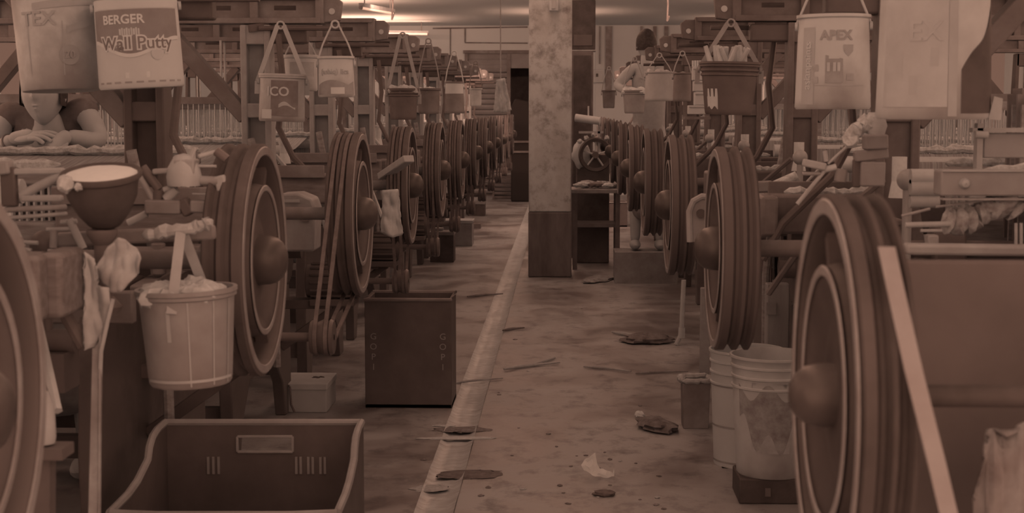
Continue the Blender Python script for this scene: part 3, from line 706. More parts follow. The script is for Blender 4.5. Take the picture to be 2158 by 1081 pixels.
patch('torn_sticker', mat(.66, .10, 20), -.95, -.42, h * .14, h * .50, lift=.0015, top=lambda u: h * (.34 + .15 * (abs(math.sin(u * 9)) > .55)), bot=lambda u: h * (.13 + .03 * math.sin(u * 11)))
t, fn, patch, r, h = make_bucket('painted_tin', 'pale paint tin with a house picture and side stripe hanging at the upper right', 'tin', (1675, 1838, 32, 230), 4.25, 1.09, mat(.72, .05, 8, .5, .3, name='cream_tin', dirt=.12), (0, -.005), HT + .09, 0, None, G2, wob=.002, handle_m=mat(.60, .05, 20))
patch('side_stripe', mat(.50, .05, 10), -.95, -.52, h * .05, h * .86)
text('lettering', 'asianpaints', mat(.72, .05, 10), t, fn(-.73, h * .46, .0018, PI / 2), .030, bold=.0006)
text('lettering', 'APEX', mat(.38, .04, 10), t, fn(.08, h * .77, .0012), .036, bold=.0012)
q = MB()
def rect(q, f, x0, y0, x1, y1):
    q.add([f(x, y, 0) for x, y in ((x0, y0), ((x0 + x1) / 2, y0), (x1, y0), (x1, y1), ((x0 + x1) / 2, y1), (x0, y1))], [(0, 1, 4, 5), (1, 2, 3, 4)])
f_ = fn(.02, h * .45, .0014); rect(q, f_, -.022, -.045, .024, .02); q.add([f_(-.022, .03, 0), f_(-.022, .02, 0), f_(.024, .02, 0)], [(0, 1, 2)]); q.build('house_picture', mat(.36, .06, 20), t)
f2 = fn(.02, h * .45, .0022)
for a, b in ((-.014, -.002), (.002, -.002), (.013, -.002)): q = MB(); rect(q, f2, a - .004, b - .012, a + .004, b + .012); q.build('pictured_window', mat(.62, .04, 20), t)
for a, b, w_ in ((-.05, -.005, .008), (-.05, -.038, .008), (.045, -.03, .010)): q = MB(); rect(q, f_, a - w_, b - .008, a + w_, b + .010); q.build('small_picture', mat(.44, .08, 60), t)
q = MB(); q.add([fn(.42, h * .62, .0014)(x, y, 0) for x, y in ((-.014, .014), (.014, .014), (.013, -.004), (0, -.018), (-.013, -.004))], [(4, 3, 2, 1, 0)]); q.build('shield_mark', mat(.42, .05, 40), t)
patch('ground_line', mat(.46, .04, 10), -.5, .9, h * .245, h * .255)
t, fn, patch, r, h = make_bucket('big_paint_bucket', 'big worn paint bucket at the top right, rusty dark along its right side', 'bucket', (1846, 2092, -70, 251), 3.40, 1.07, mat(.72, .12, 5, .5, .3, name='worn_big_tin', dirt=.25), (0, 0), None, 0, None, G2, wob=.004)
patch('faded_label', mat(.56, .10, 7), -1.0, .25, h * .08, h * .80); patch('faded_stripe', mat(.48, .06, 9), .26, .42, h * .02, h * .98)
text('lettering', 'EX', mat(.50, .04, 9), t, fn(-.15, h * .56, .0016), .06, bold=.001)
for a, b in ((-.62, .35), (-.35, .22), (.02, .40)): q = MB(); rect(q, fn(a, h * b, .0014), -.008, -.02, .008, .02); q.build('worn_mark', mat(.50, .04, 9), t)
patch('soot_side', mat(-.04, .06, 5, .6, .2, name='soot'), .50, 1.57, h * .03, h * .62, lift=.0012, bot=lambda u: h * .04, top=lambda u: h * (.32 + .45 * u + .02 * math.sin(u * 9)))  # shade on the right of the bucket, put into the colour
MB().bar(Vector((r(h) + .012, 0, h - .02)), Vector((r(h) - .01, 0, h + .28)), .02, .006, up=(0, 1, 0)).build('handle', mat(.6, .05, 9), t)
MB().bar(Vector((-r(h) - .008, 0, h - .02)), Vector((-r(h) + .02, 0, h + .28)), .02, .006, up=(0, 1, 0)).build('handle', mat(.6, .05, 9), t)
MB().prism([(r(0) - .005, 0), (r(0) + .022, -.002), (r(0) + .024, .045), (r(0) + .006, .05)], .02, 'xz', -.03).build('foot_clip', mat(.5, .1, 9), t)
MB().bar((-.12, .02, h + .30), (.12, .02, h + .30), .05, .05).build('carry_bar', IRON, t)
# bucket of lint hanging low on the left
t, fn, patch, r, h = make_bucket('lint_bucket', 'pale bucket heaped with lint hanging low on the left by a cloth strap', 'bucket', (303, 498, 606, 806), 3.0, .86, mat(.34, .12, 7, .5, .3, name='scuffed_plastic', dirt=.5), (0, -.03), None, 1, (13, mat(.55, .15, 40, .9, .1), .34, 'lint'), None, wob=.02)
top = P(392, 480, 3.0) - Vector(t.location)
for s, zz in ((-.03, -.12), (.045, .07)):
    p0 = Vector((s, -math.sqrt(max(.0, r(h) ** 2 - s * s)) * (1 if zz < 0 else -1) * 1.02, h - .04)); MB().bar(p0, top, .020, .004, up=(0, 1, 0)).build('strap', mat(.40, .06, 20, .8, .1), t)
patch('drip', mat(.45, .05, 9), -.45, -.36, h * .5, h * .82); patch('scuffed_band', mat(.44, .08, 9), -1.2, 1.2, h * .07, h * .10)
for k in (.0, .55, 1.0): patch('seam', mat(.46, .05, 9), k, k + .03, h * .03, h * .9)
# the rag wound on the bar it hangs from
q = lumpy([P(300, 497, 3.0), P(360, 485, 3.0), P(420, 478, 3.0), P(447, 463, 3.0)], .012, 9, 4, .6, 22); o = q.build('twisted_rag', mat(.44, .12, 30, .9, .1)); tag(o, 'twisted grey rag tied round the bar above the hanging lint bucket', 'rag')
o = MB().bar(P(120, 506, 3.06), P(455, 489, 3.06), .02, .03).build('hanging_bar', IRON2, bevel=.006); tag(o, 'iron bar carrying the twisted rag above the hanging lint bucket', 'bar')

# floor buckets at the right
pd = G(1626, 1066)
t = thing('black_block', 'low black block under the front pale bucket by the big wheel', 'block', (P(1627, 1000, 5.35).x, 5.42, 0))
bx = (P(1702, 0, 5.3).x - P(1553, 0, 5.3).x); bz = P(0, 998, 5.3).z
MB().box((0, 0, bz / 2), (bx, .22, bz)).build('body', BLACK, t, bevel=.006)
MB().bar((-.02, -.115, .03), (-.02, -.115, bz - .03), .02, .008).build('rib', DARK, t)
t, fn, patch, r, h = make_bucket('white_bucket', 'pale stained bucket with a grimy face standing on the black block', 'bucket', (1538, 1716, 752, 1000), 5.42, .84, mat(.72, .10, 6, .45, .35, name='stained_white_plastic', dirt=.2), (0, 0), None, 3, None, 'pale buckets by the big wheel', wob=.006, floor_z=bz)
q = MB(); n_ = 40; patch('grime', mat(.34, .16, 26, .7, .2, name='grime'), -.95, .95, 0, 0, lift=.0012, bot=lambda u: h * (.50 + .10 * math.sin(u * 17) - .22 * math.sin(u * PI)), top=lambda u: h * (.72 + .07 * math.sin(u * 13 + 2)))
patch('pale_panel', mat(.52, .12, 20), -.55, .5, h * .22, h * .52, lift=.0008)
t, fn, patch, r, h = make_bucket('white_bucket', 'ribbed pale bucket standing behind the one on the black block', 'bucket', (1494, 1650, 722, 985), 5.95, .86, mat(.74, .06, 6, .45, .35), (0, 0), None, 3, None, 'pale buckets by the big wheel', wob=.006)
t.location.z = 0
for z_ in (.72, .40, .12): patch('dark_band', mat(.35, .08, 9), -1.4, .2, h * z_, h * z_ + .008)
t.location.z = P(0, 985, 5.95).z
o = MB().box((t.location.x, 5.95, t.location.z / 2 - .006), (.2, .2, t.location.z - .012)).build('wooden_block', mat(.3, .1)); tag(o, 'wooden block under the ribbed pale bucket', 'block')
# small black bin in the aisle edge
g = G(1467, 905); t = thing('small_bin', 'small dark square bin with a crumpled pale rim standing right of the aisle', 'bin', g + Vector((0, .07, 0)))
s_ = (P(1497, 0, g.y).x - P(1437, 0, g.y).x) / 2; hh = P(0, 800, g.y).z
MB().add([(x * k, y * k, z) for z, k in ((0, s_ * .92), (hh, s_), (hh, s_ * .9), (.02, s_ * .8)) for x, y in ((-1, -1), (1, -1), (1, 1), (-1, 1))], [(0, 3, 2, 1)] + [(4 * j + i, 4 * j + (i + 1) % 4, 4 * j + 4 + (i + 1) % 4, 4 * j + 4 + i) for j in range(3) for i in range(4)] + [(12, 13, 14, 15)]).build('body', mat(.16, .08, 8, .6, .3), t, bevel=.004)
lumpy([(-s_, -s_, hh + .01), (s_, -s_, hh + .012), (s_, s_, hh + .01), (-s_, s_, hh + .01), (-s_, -s_, hh + .01)], .014, 8, 6, .7, 30).build('crumpled_liner', mat(.44, .14, 40, .8, .1), t)

# ---------------------------------------------------------------- crates and boxes
def crate_near():
    """deep picking crate with a swept cut-away front"""
    Yb = 4.3; x0, x1 = P(330, 0, Yb).x, P(752, 0, Yb).x; zt_ = P(0, 886, Yb).z; zb = .02; W_ = x1 - x0; D = .62
    t = thing('picking_crate', 'large black crate with swept open front, slotted back and pale rim, lowest in the picture', 'crate', ((x0 + x1) / 2, Yb, 0), rz=math.radians(2))
    M = mat(.0, .03, 9, .5, .35, name='crate_plastic'); RM = mat(.30, .05, 14, .5, .3, name='scuffed_crate_rim')
    z1 = zt_; hw = W_ / 2; base = zt_ - .30
    # back wall with a hand hole
    q = MB(); hx0, hx1, hz0, hz1 = -.075, .085, z1 - .085, z1 - .040
    for a, b, c, d in ((-hw, hx0, base, z1), (hx1, hw, base, z1), (hx0, hx1, base, hz0), (hx0, hx1, hz1, z1)): q.box(((a + b) / 2, 0, (c + d) / 2), (b - a, .012, d - c))
    q.build('back_wall', M, t)
    q = MB()
    for a, b in (((hx0, hz0), (hx1, hz0)), ((hx1, hz0), (hx1, hz1)), ((hx1, hz1), (hx0, hz1)), ((hx0, hz1), (hx0, hz0))): q.bar((a[0], -.008, a[1]), (b[0], -.008, b[1]), .008, .008)
    q.build('hand_hole_rim', RM, t, bevel=.002)
    for x in (.095, .108, .130, .143, .165, .178, -.13, -.145, -.16): MB().box((x - (.0 if x > 0 else .0), -.008, z1 - .125), (.007, .006, .05)).build('vent_slat', mat(.26, .05, 9), t)
    # side walls, high at the back and swept down to the front
    prof = [(0, z1), (-.10, z1), (-.16, z1 - .008), (-.20, z1 - .03), (-.22, z1 - .06), (-.34, z1 - .09), (-.44, z1 - .10), (-D, z1 - .10), (-D, base), (0, base)]
    for s in (-1, 1):
        MB().prism(prof, .012, 'yz', s * hw - (.006 if s > 0 else .006)).build('side_wall', M, t)
        MB().tube([(s * hw, y, z) for y, z in prof[:8]], .011, 8).build('rim', RM, t)
    MB().tube([(-hw, 0, z1), (hw, 0, z1)], .010, 8).build('rim', RM, t)
    MB().tube([(-hw, -D, z1 - .10), (-hw + .12, -D, z1 - .105), (hw - .12, -D, z1 - .105), (hw, -D, z1 - .10)], .010, 8).build('rim', RM, t)
    MB().box((0, -D, (base + z1 - .10) / 2), (W_, .012, z1 - .10 - base)).build('front_wall', M, t)
    MB().box((0, -D / 2, base + .01), (W_ - .01, D - .01, .02)).build('floor_panel', M, t)
    o = thing('lower_crate', 'black crate supporting the large swept-front crate', 'crate', ((x0 + x1) / 2, Yb, 0), rz=math.radians(2))
    q = MB()
    for s in (-1, 1): q.box((s * (hw - .02), -D / 2, base / 2), (.014, D - .02, base - .004))
    q.box((0, -.02, base / 2), (W_ - .04, .014, base - .004)).box((0, -D + .02, base / 2), (W_ - .04, .014, base - .004)).box((0, -D / 2, .01), (W_ - .04, D - .02, .02))
    q.build('body', M, o)
crate_near()
def box_crate(label, px0, px1, pyt, pyb, depth, letters=None, m=BLACK, rimm=None, name='stacking_crate', slats=False, rz=0):
    g = G((px0 + px1) / 2, pyb); Y = g.y; x0, x1 = P(px0, pyb, Y).x, P(px1, pyb, Y).x; h = P(0, pyt, Y).z; w_ = x1 - x0
    t = thing(name, label, 'crate', ((x0 + x1) / 2, Y + depth / 2, 0), rz=rz)
    q = MB(); th = .014
    if slats:
        n_ = 6
        for i in range(n_):
            z = h * (i + .5) / n_
            q.box((0, -depth / 2, z), (w_, th, h / n_ * .6)).box((0, depth / 2, z), (w_, th, h / n_ * .6)).box((-w_ / 2, 0, z), (th, depth, h / n_ * .6)).box((w_ / 2, 0, z), (th, depth, h / n_ * .6))
        for a in (-1, 1):
            for b in (-1, 1): q.box((a * w_ / 2, b * depth / 2, h / 2), (.03, .03, h))
        q.box((0, 0, .01), (w_, depth, .02))
    else:
        for s in (-1, 1): q.box((0, s * (depth / 2 - th / 2), h / 2), (w_, th, h)).box((s * (w_ / 2 - th / 2), 0, h / 2), (th, depth - 2 * th, h))
        q.box((0, 0, .01), (w_, depth, .02))
    q.build('body', m, t, bevel=.003)
    MB().tube([(-w_ / 2, -depth / 2, h), (w_ / 2, -depth / 2, h), (w_ / 2, depth / 2, h), (-w_ / 2, depth / 2, h)], .009, 8, closed=True).build('rim', rimm or mat(.14, .05, 9), t)
    if letters:
        for s in (-1, 1):
            for k, c in enumerate(letters):
                text('lettering', c, mat(.30, .04, 9, name='faint_letter'), t, lambda x, y, z, k=k, s=s: (s * w_ * .40 + x, -depth / 2 - .001 + z * 0 - .001 * (z > 0), h * .66 - k * .048 + y), .042)
    return t
box_crate('tall black box crate with four upright letters down each front corner, left of the aisle', 770, 952, 628, 860, .30, 'GOPI', mat(.0, .03, 9, .5, .3))
box_crate('far slatted dark crate on the floor near the end of the hall', 1040, 1104, 366, 420, .35, None, mat(.10, .05, 9), mat(.4, .08, 9), 'slatted_crate', True)
box_crate('dark crate of scraps beside the pillar foot, upper one of the two', 1206, 1322, 424, 478, .35, None, mat(.04, .04, 9), mat(.22, .08, 9)).location.z = .0
def paper_box(label, px0, px1, pyt, pyb, depth, m, name='box', top=None, lid=True, cat='box'):
    g = G((px0 + px1) / 2, pyb); Y = g.y; x0, x1 = P(px0, pyb, Y).x, P(px1, pyb, Y).x; h = P(0, pyt, Y).z; w_ = x1 - x0
    t = thing(name, label, cat, ((x0 + x1) / 2, Y + depth / 2, 0))
    MB().box((0, 0, h / 2), (w_ * .96, depth * .96, h)).build('body', m, t, bevel=.004)
    if lid: MB().box((0, 0, h - .012), (w_, depth, .03)).build('lid', top or m, t, bevel=.004)
    return t
t = paper_box('pale polystyrene box with a stained lid standing left of the aisle', 583, 690, 806, 870, .30, mat(.50, .06, 9, .7, .2, name='dusty_foam'), 'foam_box', mat(.58, .08, 9, .7, .2))
hh = P(0, 812, t.location.y - .17).z
blob((.05, .02, hh + .006), .03, 4, .5, 8, sx=1.4, sz=.3).build('grease_mark', BLACK, t)
MB().tube([(-.07, -.12, hh + .008), (-.05, -.172, hh + .0), (-.045, -.176, hh - .08), (-.03, -.176, .01)], .005, 6).build('string', DARK, t)
paper_box('long dark tool box on the floor left of the aisle near the far crate', 985, 1022, 424, 455, .3, BLACK, 'tool_box', mat(.28, .06, 9), cat='tool box')
paper_box('pale-topped low stool by the far black bucket', 930, 996, 463, 519, .33, mat(.24, .08, 9), 'low_stool', mat(.46, .08, 9), cat='stool')
t = paper_box('black swing-top bin standing left of the aisle', 905, 957, 487, 553, .25, BLACK, 'waste_bin', mat(.20, .06, 9), cat='bin')
o = MB().lathe([(.001, 0), (.05, 0), (.06, .02), (.06, .03), (.001, .03)], (t.location.x - .05, t.location.y, P(0, 487, t.location.y - .1).z + .004), (0, 0, 1), 20).build('lid_plate', mat(.4, .08)); tag(o, 'shallow pale dish lying on the black swing-top bin', 'dish')
o = MB().box(G(1002, 482) + Vector((0, .08, .03)), (.12, .14, .06)).build('brick', DARK, bevel=.004); tag(o, 'dark brick lying on the floor beside the low stool', 'brick')
o = MB().cyl(Vector((t.location.x + .08, t.location.y + 1.2, P(0, 462, 10.5).z)), Vector((t.location.x + .08, t.location.y + 1.2, P(0, 448, 10.5).z)), .03, n=14).build('small_can', IRON2); tag(o, 'small dark can standing on the low stool', 'can')
st = bpy.data.objects['low_stool']; o.location = (0, 0, 0)
# junk shelf right of the pillar
def junk_bench():
    t = thing('junk_bench', 'low dark bench littered with scraps right of the pillar', 'bench', (P(1258, 0, 13.4).x, 13.4, 0))
    w_ = P(1310, 0, 13.4).x - P(1206, 0, 13.4).x; h = P(0, 398, 13.4).z
    MB().box((0, 0, h), (w_, .5, .03)).build('top', mat(.26, .1, 9), t); MB().box((0, .1, h * .55), (w_ - .06, .4, .03)).build('shelf', mat(.12, .08, 9), t)
    for a in (-1, 1):
        for b in (-1, 1): MB().box((a * (w_ / 2 - .03), b * .22, h / 2 - .005), (.04, .04, h)).build('leg', DARK, t)
    for k in range(9):
        m = (LINT, CLOTH, mat(.3, .1), DARK, IRON2)[k % 5]
        o = blob((t.location.x - w_ / 2 + .06 + w_ * .9 * k / 9, 13.25 + .1 * (k % 3), h + .05), .032 + .008 * (k % 3), k * 2.7, .5, 8, sx=1.5, sz=.6).build('scrap', m)
        tag(o, 'small crumpled scrap lying on the low bench right of the pillar', 'scrap', 'scraps on the low bench')
junk_bench()
# machine with a spoked hand wheel behind the pillar
t = thing('winding_machine', 'winding machine with a thick dark spoked ring and pale cloth right of the pillar', 'winding machine', (P(1246, 330, 14.6).x, 14.6 - 1.0, 0))
zc = P(0, 325, 13.6).z; rr_ = .145
MB().lathe([(rr_ - .028, -.02), (rr_, -.026), (rr_ + .01, 0), (rr_, .026), (rr_ - .028, .02), (rr_ - .028, -.02)], (0.02, 0, zc), (.15, -1, 0), 40).build('ring', BLACK, t)
for k in range(5):
    a = 2 * PI * k / 5 + .3; MB().cyl((.02, 0, zc), (.02 + (rr_ - .02) * math.cos(a), 0, zc + (rr_ - .02) * math.sin(a)), .008, n=8).build('spoke', STEEL, t)
MB().cyl((.02, -.05, zc), (.02, .3, zc), .03).build('shaft', IRON, t)
MB().box((0, .28, zc / 2), (.30, .3, zc)).build('frame', IRON, t, bevel=.01)
blob((-.11, .12, zc), .12, 3, .2, 12, sx=.7, sy=.5).build('cloth_cover', mat(.62, .06), t)
MB().cyl((-.16, .05, zc + .33), (.06, .0, zc + .30), .035, n=16).build('yarn_roll', mat(.6, .08), t)
MB().box((-.02, .02, zc + .2), (.22, .02, .02)).box((.05, .02, zc + .16), (.02, .02, .3)).build('arm', IRONL, t)
for k in range(5): blob((-.12 + .06 * k, .02, zc + .12 + .03 * (k % 3)), .022, k, .5, 8).build('lint', LINT, t)

# stacked cartons behind the black bucket
for k, (x0, x1, y0, y1) in enumerate(((1459, 1484, 141, 170), (1461, 1484, 170, 193), (1463, 1484, 193, 222), (1450, 1486, 222, 241))):
    a, b = P(x0, y1, 7.2), P(x1, y0, 7.2); t = thing('paper_carton', 'pale paper carton, %s of the stack right of the hanging pair' % ['topmost', 'second from the top', 'third from the top', 'lowest and widest'][k], 'carton', ((a.x + b.x) / 2, 7.2, a.z), group='stacked paper cartons')
    MB().box((0, 0, (b.z - a.z) / 2), (b.x - a.x, .10, b.z - a.z - .001)).build('body', mat(.66, .05, 9), t, bevel=.003); MB().box((0, -.052, (b.z - a.z) * .8), (b.x - a.x, .004, .004)).build('fold_line', mat(.36, .05), t)
for k in range(5):
    p = P(1460 + 5 * k, 141, 7.2); o = MB().cyl(p, p + Vector((0, 0, .03)), .005, n=8).build('bobbin_tip', YARN); tag(o, 'thin pale bobbin standing upright on the topmost carton', 'bobbin', 'bobbins on the carton stack')
o = MB().box(P(1468, 246, 7.2) + Vector((0, 0, -.006)), (.12, .14, .012)).build('carton_shelf', IRON2); tag(o, 'small iron shelf under the stacked cartons', 'shelf')
MB().bar(P(1472, 248, 7.25), P(1490, 330, 7.4), .02).build('bracket', IRON, None) if 0 else None

# ---------------------------------------------------------------- left foreground machinery
t = thing('enamel_bowl', 'dark bowl heaped with white powder standing on the left machine in the foreground', 'bowl', P(212, 366, 2.9), rot=(.21, 0, 0))
rb = (P(298, 0, 2.9).x - P(126, 0, 2.9).x) / 2
MB().lathe([(.001, -.105), (rb * .35, -.105), (rb * .42, -.10), (rb * .62, -.080), (rb * .84, -.045), (rb * .90, -.012), (rb * .985, -.008), (rb, 0), (rb * .97, .004), (rb * .86, -.004), (.001, -.01)], n=48).build('bowl', BLACK, t, smooth=50)
blob((0, 0, -.005), rb * .93, 2, .05, 20, sz=.16).build('powder', mat(1.05, .06, 60, .9, .1, name='white_powder'), t)
blob((-.045, -rb * .93, -.002), .016, 5, .4, 8).build('lint', LINT, t); blob((-.02, -rb * .97, -.006), .008, 6, .4, 8).build('lint', LINT, t)
o = MB().lathe([(.03, 0), (.035, .01), (.018, .03), (.016, .13), (.03, .15), (.03, .16), (.001, .16)], (t.location.x, 2.9, t.location.z - .268), (0, 0, 1), 20).build('bowl_stand', IRON); tag(o, 'short iron stand carrying the bowl of white powder', 'stand')
def bars(name, label, cat, Y, segs, m, group=None, smooth=35):
    """a casting or linkage drawn out by its rods: (x0, y0, x1, y1, thickness in pixels, material)"""
    c = P(segs[0][0], segs[0][1], Y); t = thing(name, label, cat, c, group=group)
    for sg in segs:
        x0, y0, x1, y1, th = sg[:5]; mm = sg[5] if len(sg) > 5 else m; nm = sg[6] if len(sg) > 6 else 'rod'; k = th * Y / F
        a = P(x0, y0, Y) - c; b = P(x1, y1, Y) - c
        if nm == 'plate': MB().bar(a, b, k * 1.5, k, up=None).build(nm, mm, t, bevel=.004)
        else: MB().cyl(a, b, k / 2, n=12).build(nm, mm, t)
    return t
LM = mat(.44, .08, 12, .5, .4, name='pale_casting'); MM = mat(.30, .08, 12, .5, .4, name='mid_casting')
bars('lever_frame', 'pale criss-cross lever frame left of the powder bowl', 'lever frame', 3.02,
     [(30, 362, 135, 360, 14, LM, 'plate'), (45, 412, 130, 368, 20, LM), (45, 418, 132, 418, 14, LM, 'plate'), (0, 355, 24, 352, 28, MM, 'plate'), (18, 352, 22, 435, 22, IRON, 'plate'), (10, 442, 140, 436, 12, MM, 'plate'),
      (12, 460, 142, 450, 9, LM, 'plate'), (24, 468, 48, 520, 16, LM), (98, 484, 150, 482, 9, LM), (114, 484, 112, 522, 16, MM), (146, 462, 176, 524, 17, LM), (100, 528, 172, 527, 8, LM, 'plate'), (40, 510, 80, 512, 9, LM), (45, 524, 66, 528, 9, LM), (128, 468, 162, 466, 10, LM)], MM)
def rag(name, label, Y, poly, m, fold=7, amp=.018, cat='rag'):
    """hanging cloth: outline in pixels at distance Y, with real folds and thickness"""
    import bmesh
    pts = [P(x, y, Y) for x, y in poly]; c = pts[0].copy()
    me = bpy.data.meshes.new(name); bm = bmesh.new(); bm.faces.new([bm.verts.new(p - c) for p in pts])
    bmesh.ops.triangulate(bm, faces=bm.faces[:])
    for _ in range(4): bmesh.ops.subdivide_edges(bm, edges=bm.edges[:], cuts=1, use_grid_fill=True)
    bmesh.ops.triangulate(bm, faces=bm.faces[:])
    for v in bm.verts:
        q = v.co; v.co.y += amp * (noise.noise(Vector((q.x * fold * 4, Y, q.z * fold * 1.1))) + .5 * noise.noise(Vector((q.x * fold * 9, Y, q.z * fold * 4))))
    bm.to_mesh(me); bm.free(); me.materials.append(m)
    for p in me.polygons: p.use_smooth = True
    o = bpy.data.objects.new(name, me); COL.objects.link(o); o.location = c
    q = o.modifiers.new('thick', 'SOLIDIFY'); q.thickness = .004
    return tag(o, label, cat)
RAG = mat(.42, .12, 24, .9, .1, name='oily_rag', dirt=.2); RAGL = mat(.60, .10, 24, .9, .1, name='pale_rag'); FILM = mat(.46, .12, 18, .35, .5, name='crumpled_film')
rag('oily_rag', 'crumpled rag hanging beside the lint bucket, below the powder bowl', 2.8, [(200, 560), (225, 520), (252, 500), (262, 505), (282, 520), (298, 545), (292, 575), (262, 612), (240, 615), (222, 600), (205, 585)], RAG, amp=.03)
rag('plastic_film', 'long pale strip of film hanging down the left side below the rag', 2.8, [(176, 530), (200, 545), (205, 600), (232, 605), (236, 640), (214, 700), (196, 730), (180, 738), (178, 640)], FILM, amp=.02)
o = MB().bar(P(207, 690, 2.82), P(196, 1130, 2.75), .018, .014).bar(P(212, 690, 2.81), P(209, 1130, 2.75), .004, .012).build('leg_bar', mat(.34, .14, 14, .6, .3, dirt=.3), bevel=.002); tag(o, 'tall narrow upright bar at the lower left beside the large crate', 'bar')
tag(MB().tube([P(238, 630, 2.79), P(226, 680, 2.79), P(213, 740, 2.79), P(210, 800, 2.8)], .004, 6).build('cord', LM), 'pale cord trailing down from the film strip to the upright bar', 'cord')
o = MB().lathe([(.001, 0), (.018, 0), (.020, .01), (.019, .06), (.010, .085), (.001, .088)], P(92, 934, 2.4), (0, 0, 1), 18).build('lint_bobbin', LM); tag(o, 'small pale cone standing near the wheel rim at the lower left edge', 'cone')
o = MB().box(P(92, 937, 2.4) + Vector((0, 0, -.01)), (.08, .06, .018)).bar(P(92, 940, 2.4), P(92, 1300, 2.4), .03, .03).build('cone_bracket', IRON); tag(o, 'dark bracket under the small pale cone at the lower left edge', 'bracket')
# gear-box details right of the bowl
t = bars('cam_linkage', 'iron cam levers and clamp blocks between the powder bowl and the first left wheel', 'linkage', 3.25,
     [(300, 352, 335, 400, 20, IRON), (335, 400, 330, 440, 22, IRON), (296, 372, 322, 420, 14, MM), (322, 362, 380, 358, 12, MM, 'plate'), (345, 400, 372, 392, 12, LM), (372, 398, 350, 420, 22, LM), (388, 360, 400, 340, 18, MM), (400, 345, 412, 310, 9, LM),
      (418, 330, 455, 320, 10, LM, 'plate'), (418, 350, 456, 350, 6, LM), (372, 352, 415, 352, 34, MM, 'plate'), (372, 378, 460, 382, 20, MM), (462, 370, 470, 402, 16, LM, 'plate'), (405, 408, 445, 410, 4, LM), (310, 435, 384, 436, 30, mat(.2, .08, 9), 'plate'), (384, 420, 402, 452, 24, IRON, 'plate'), (404, 434, 492, 438, 26, mat(.24, .08, 9), 'plate'), (270, 470, 310, 450, 16, LM), (290, 492, 320, 486, 12, LM), (455, 318, 478, 336, 20, IRON)], IRON)
MB().lathe([(.001, .05), (.02, .045), (.034, .02), (.038, 0), (.036, -.02)], P(388, 372, 3.25) - t.location, (0, 0, 1), 20).build('dome_cover', LM, t)

# ---------------------------------------------------------------- middle distance, left
q = MB(); p = P(590, 470, 5.2)
t = thing('gear_guard', 'pale sheet-metal guard box behind the first left wheel', 'guard', P(625, 470, 5.5))
k = 5.5 / F
MB().prism([(-32 * k, -60 * k), (-36 * k, 62 * k), (4 * k, 64 * k), (34 * k, 52 * k), (42 * k, 30 * k), (38 * k, -60 * k)], .16, 'xz', -.02).build('shell', MM, t, bevel=.008)
for z in (48, 26): MB().bar((-34 * k, -.03, z * k), (10 * k, -.03, z * k), .008, .010).build('ridge', LM, t)
MB().cyl((20 * k, -.03, 20 * k), (20 * k, .02, 20 * k), 16 * k, n=20).build('boss', IRON2, t)
rag('canvas_sack', 'pale canvas sheet hanging behind the second left wheel hub', 6.3, [(808, 400), (838, 398), (842, 440), (848, 495), (828, 500), (802, 490), (806, 445)], RAGL, amp=.03)
t = MB().bar(P(806, 372, 6.6), P(862, 334, 6.4), .05, .03).build('plank', LM, bevel=.004); tag(t, 'pale slanting plank between the second and third left wheels', 'plank')
for k_, (x, y, Y_, sz, lab) in enumerate(((1050, 172, 16.5, None, ''),)):
    rag('white_cloth', 'white cloth hanging in a tapering fall before the shuttered doorway', 15.6, [(1046, 168), (1064, 164), (1078, 232), (1062, 238), (1040, 236), (1044, 205)], RAGL, amp=.03, cat='cloth')
    c_ = P(1055, 167, 15.6); wc = bpy.data.objects['white_cloth']; MB().cyl(c_ - wc.location, Vector((c_.x, c_.y, CZ)) - wc.location, .006, n=6).build('hanging_cord', MM, wc)
t = thing('dark_machine', 'dark hooded machine standing in the open doorway at the end of the hall', 'machine', (P(1098, 0, 22.8).x, 22.8, 0))
mw = .30; mh = P(0, 225, 22.8).z
MB().prism([(-mw / 2, 0), (-mw / 2, mh), (-mw * .3, mh + .12), (mw * .35, mh + .08), (mw / 2, mh - .1), (mw / 2, 0)], .4, 'xz', 0).build('hood', mat(-.2, .03, 9, .6, .2, name='soot_black'), t, bevel=.02)  # near-black colour stands in for the shade of the open doorway
MB().bar((-.2, -.02, .9), (.2, -.02, .9), .02, .03).build('rail', IRON2, t); MB().bar((-.2, -.02, .75), (.2, -.02, .75), .02, .03).build('rail', IRON2, t)
# jars, cloths and cartons on the floor end of the left row
ends = [(1020, 330, 15.9, YARN, 12, 30, 'pale bobbin box hanging at the far end of the left looms'), (993, 350, 14.8, RAGL, 14, 34, 'pale rag bundle tied to a far left loom'), (968, 402, 12.6, CLOTH, 14, 36, 'white cloth tag hanging below the dark far left wheels'), (947, 392, 11.0, LM, 22, 30, 'small pale carton sitting on a far left loom ledge')]
for x, y, Y_, m_, w_, h_, lab in ends:
    k = Y_ / F; t = thing('hanging_parcel', lab, 'parcel', P(x, y + h_ / 2, Y_))
    MB().box((0, 0, h_ * k / 2), (w_ * k, .05, h_ * k)).build('wrap', m_, t, bevel=.006); MB().cyl((0, 0, h_ * k), (0, .0, h_ * k + .18), .004, n=6).build('string', MM, t); MB().box((0, -.027, h_ * k * .5), (w_ * k * .6, .004, .012)).build('band', IRON2, t)

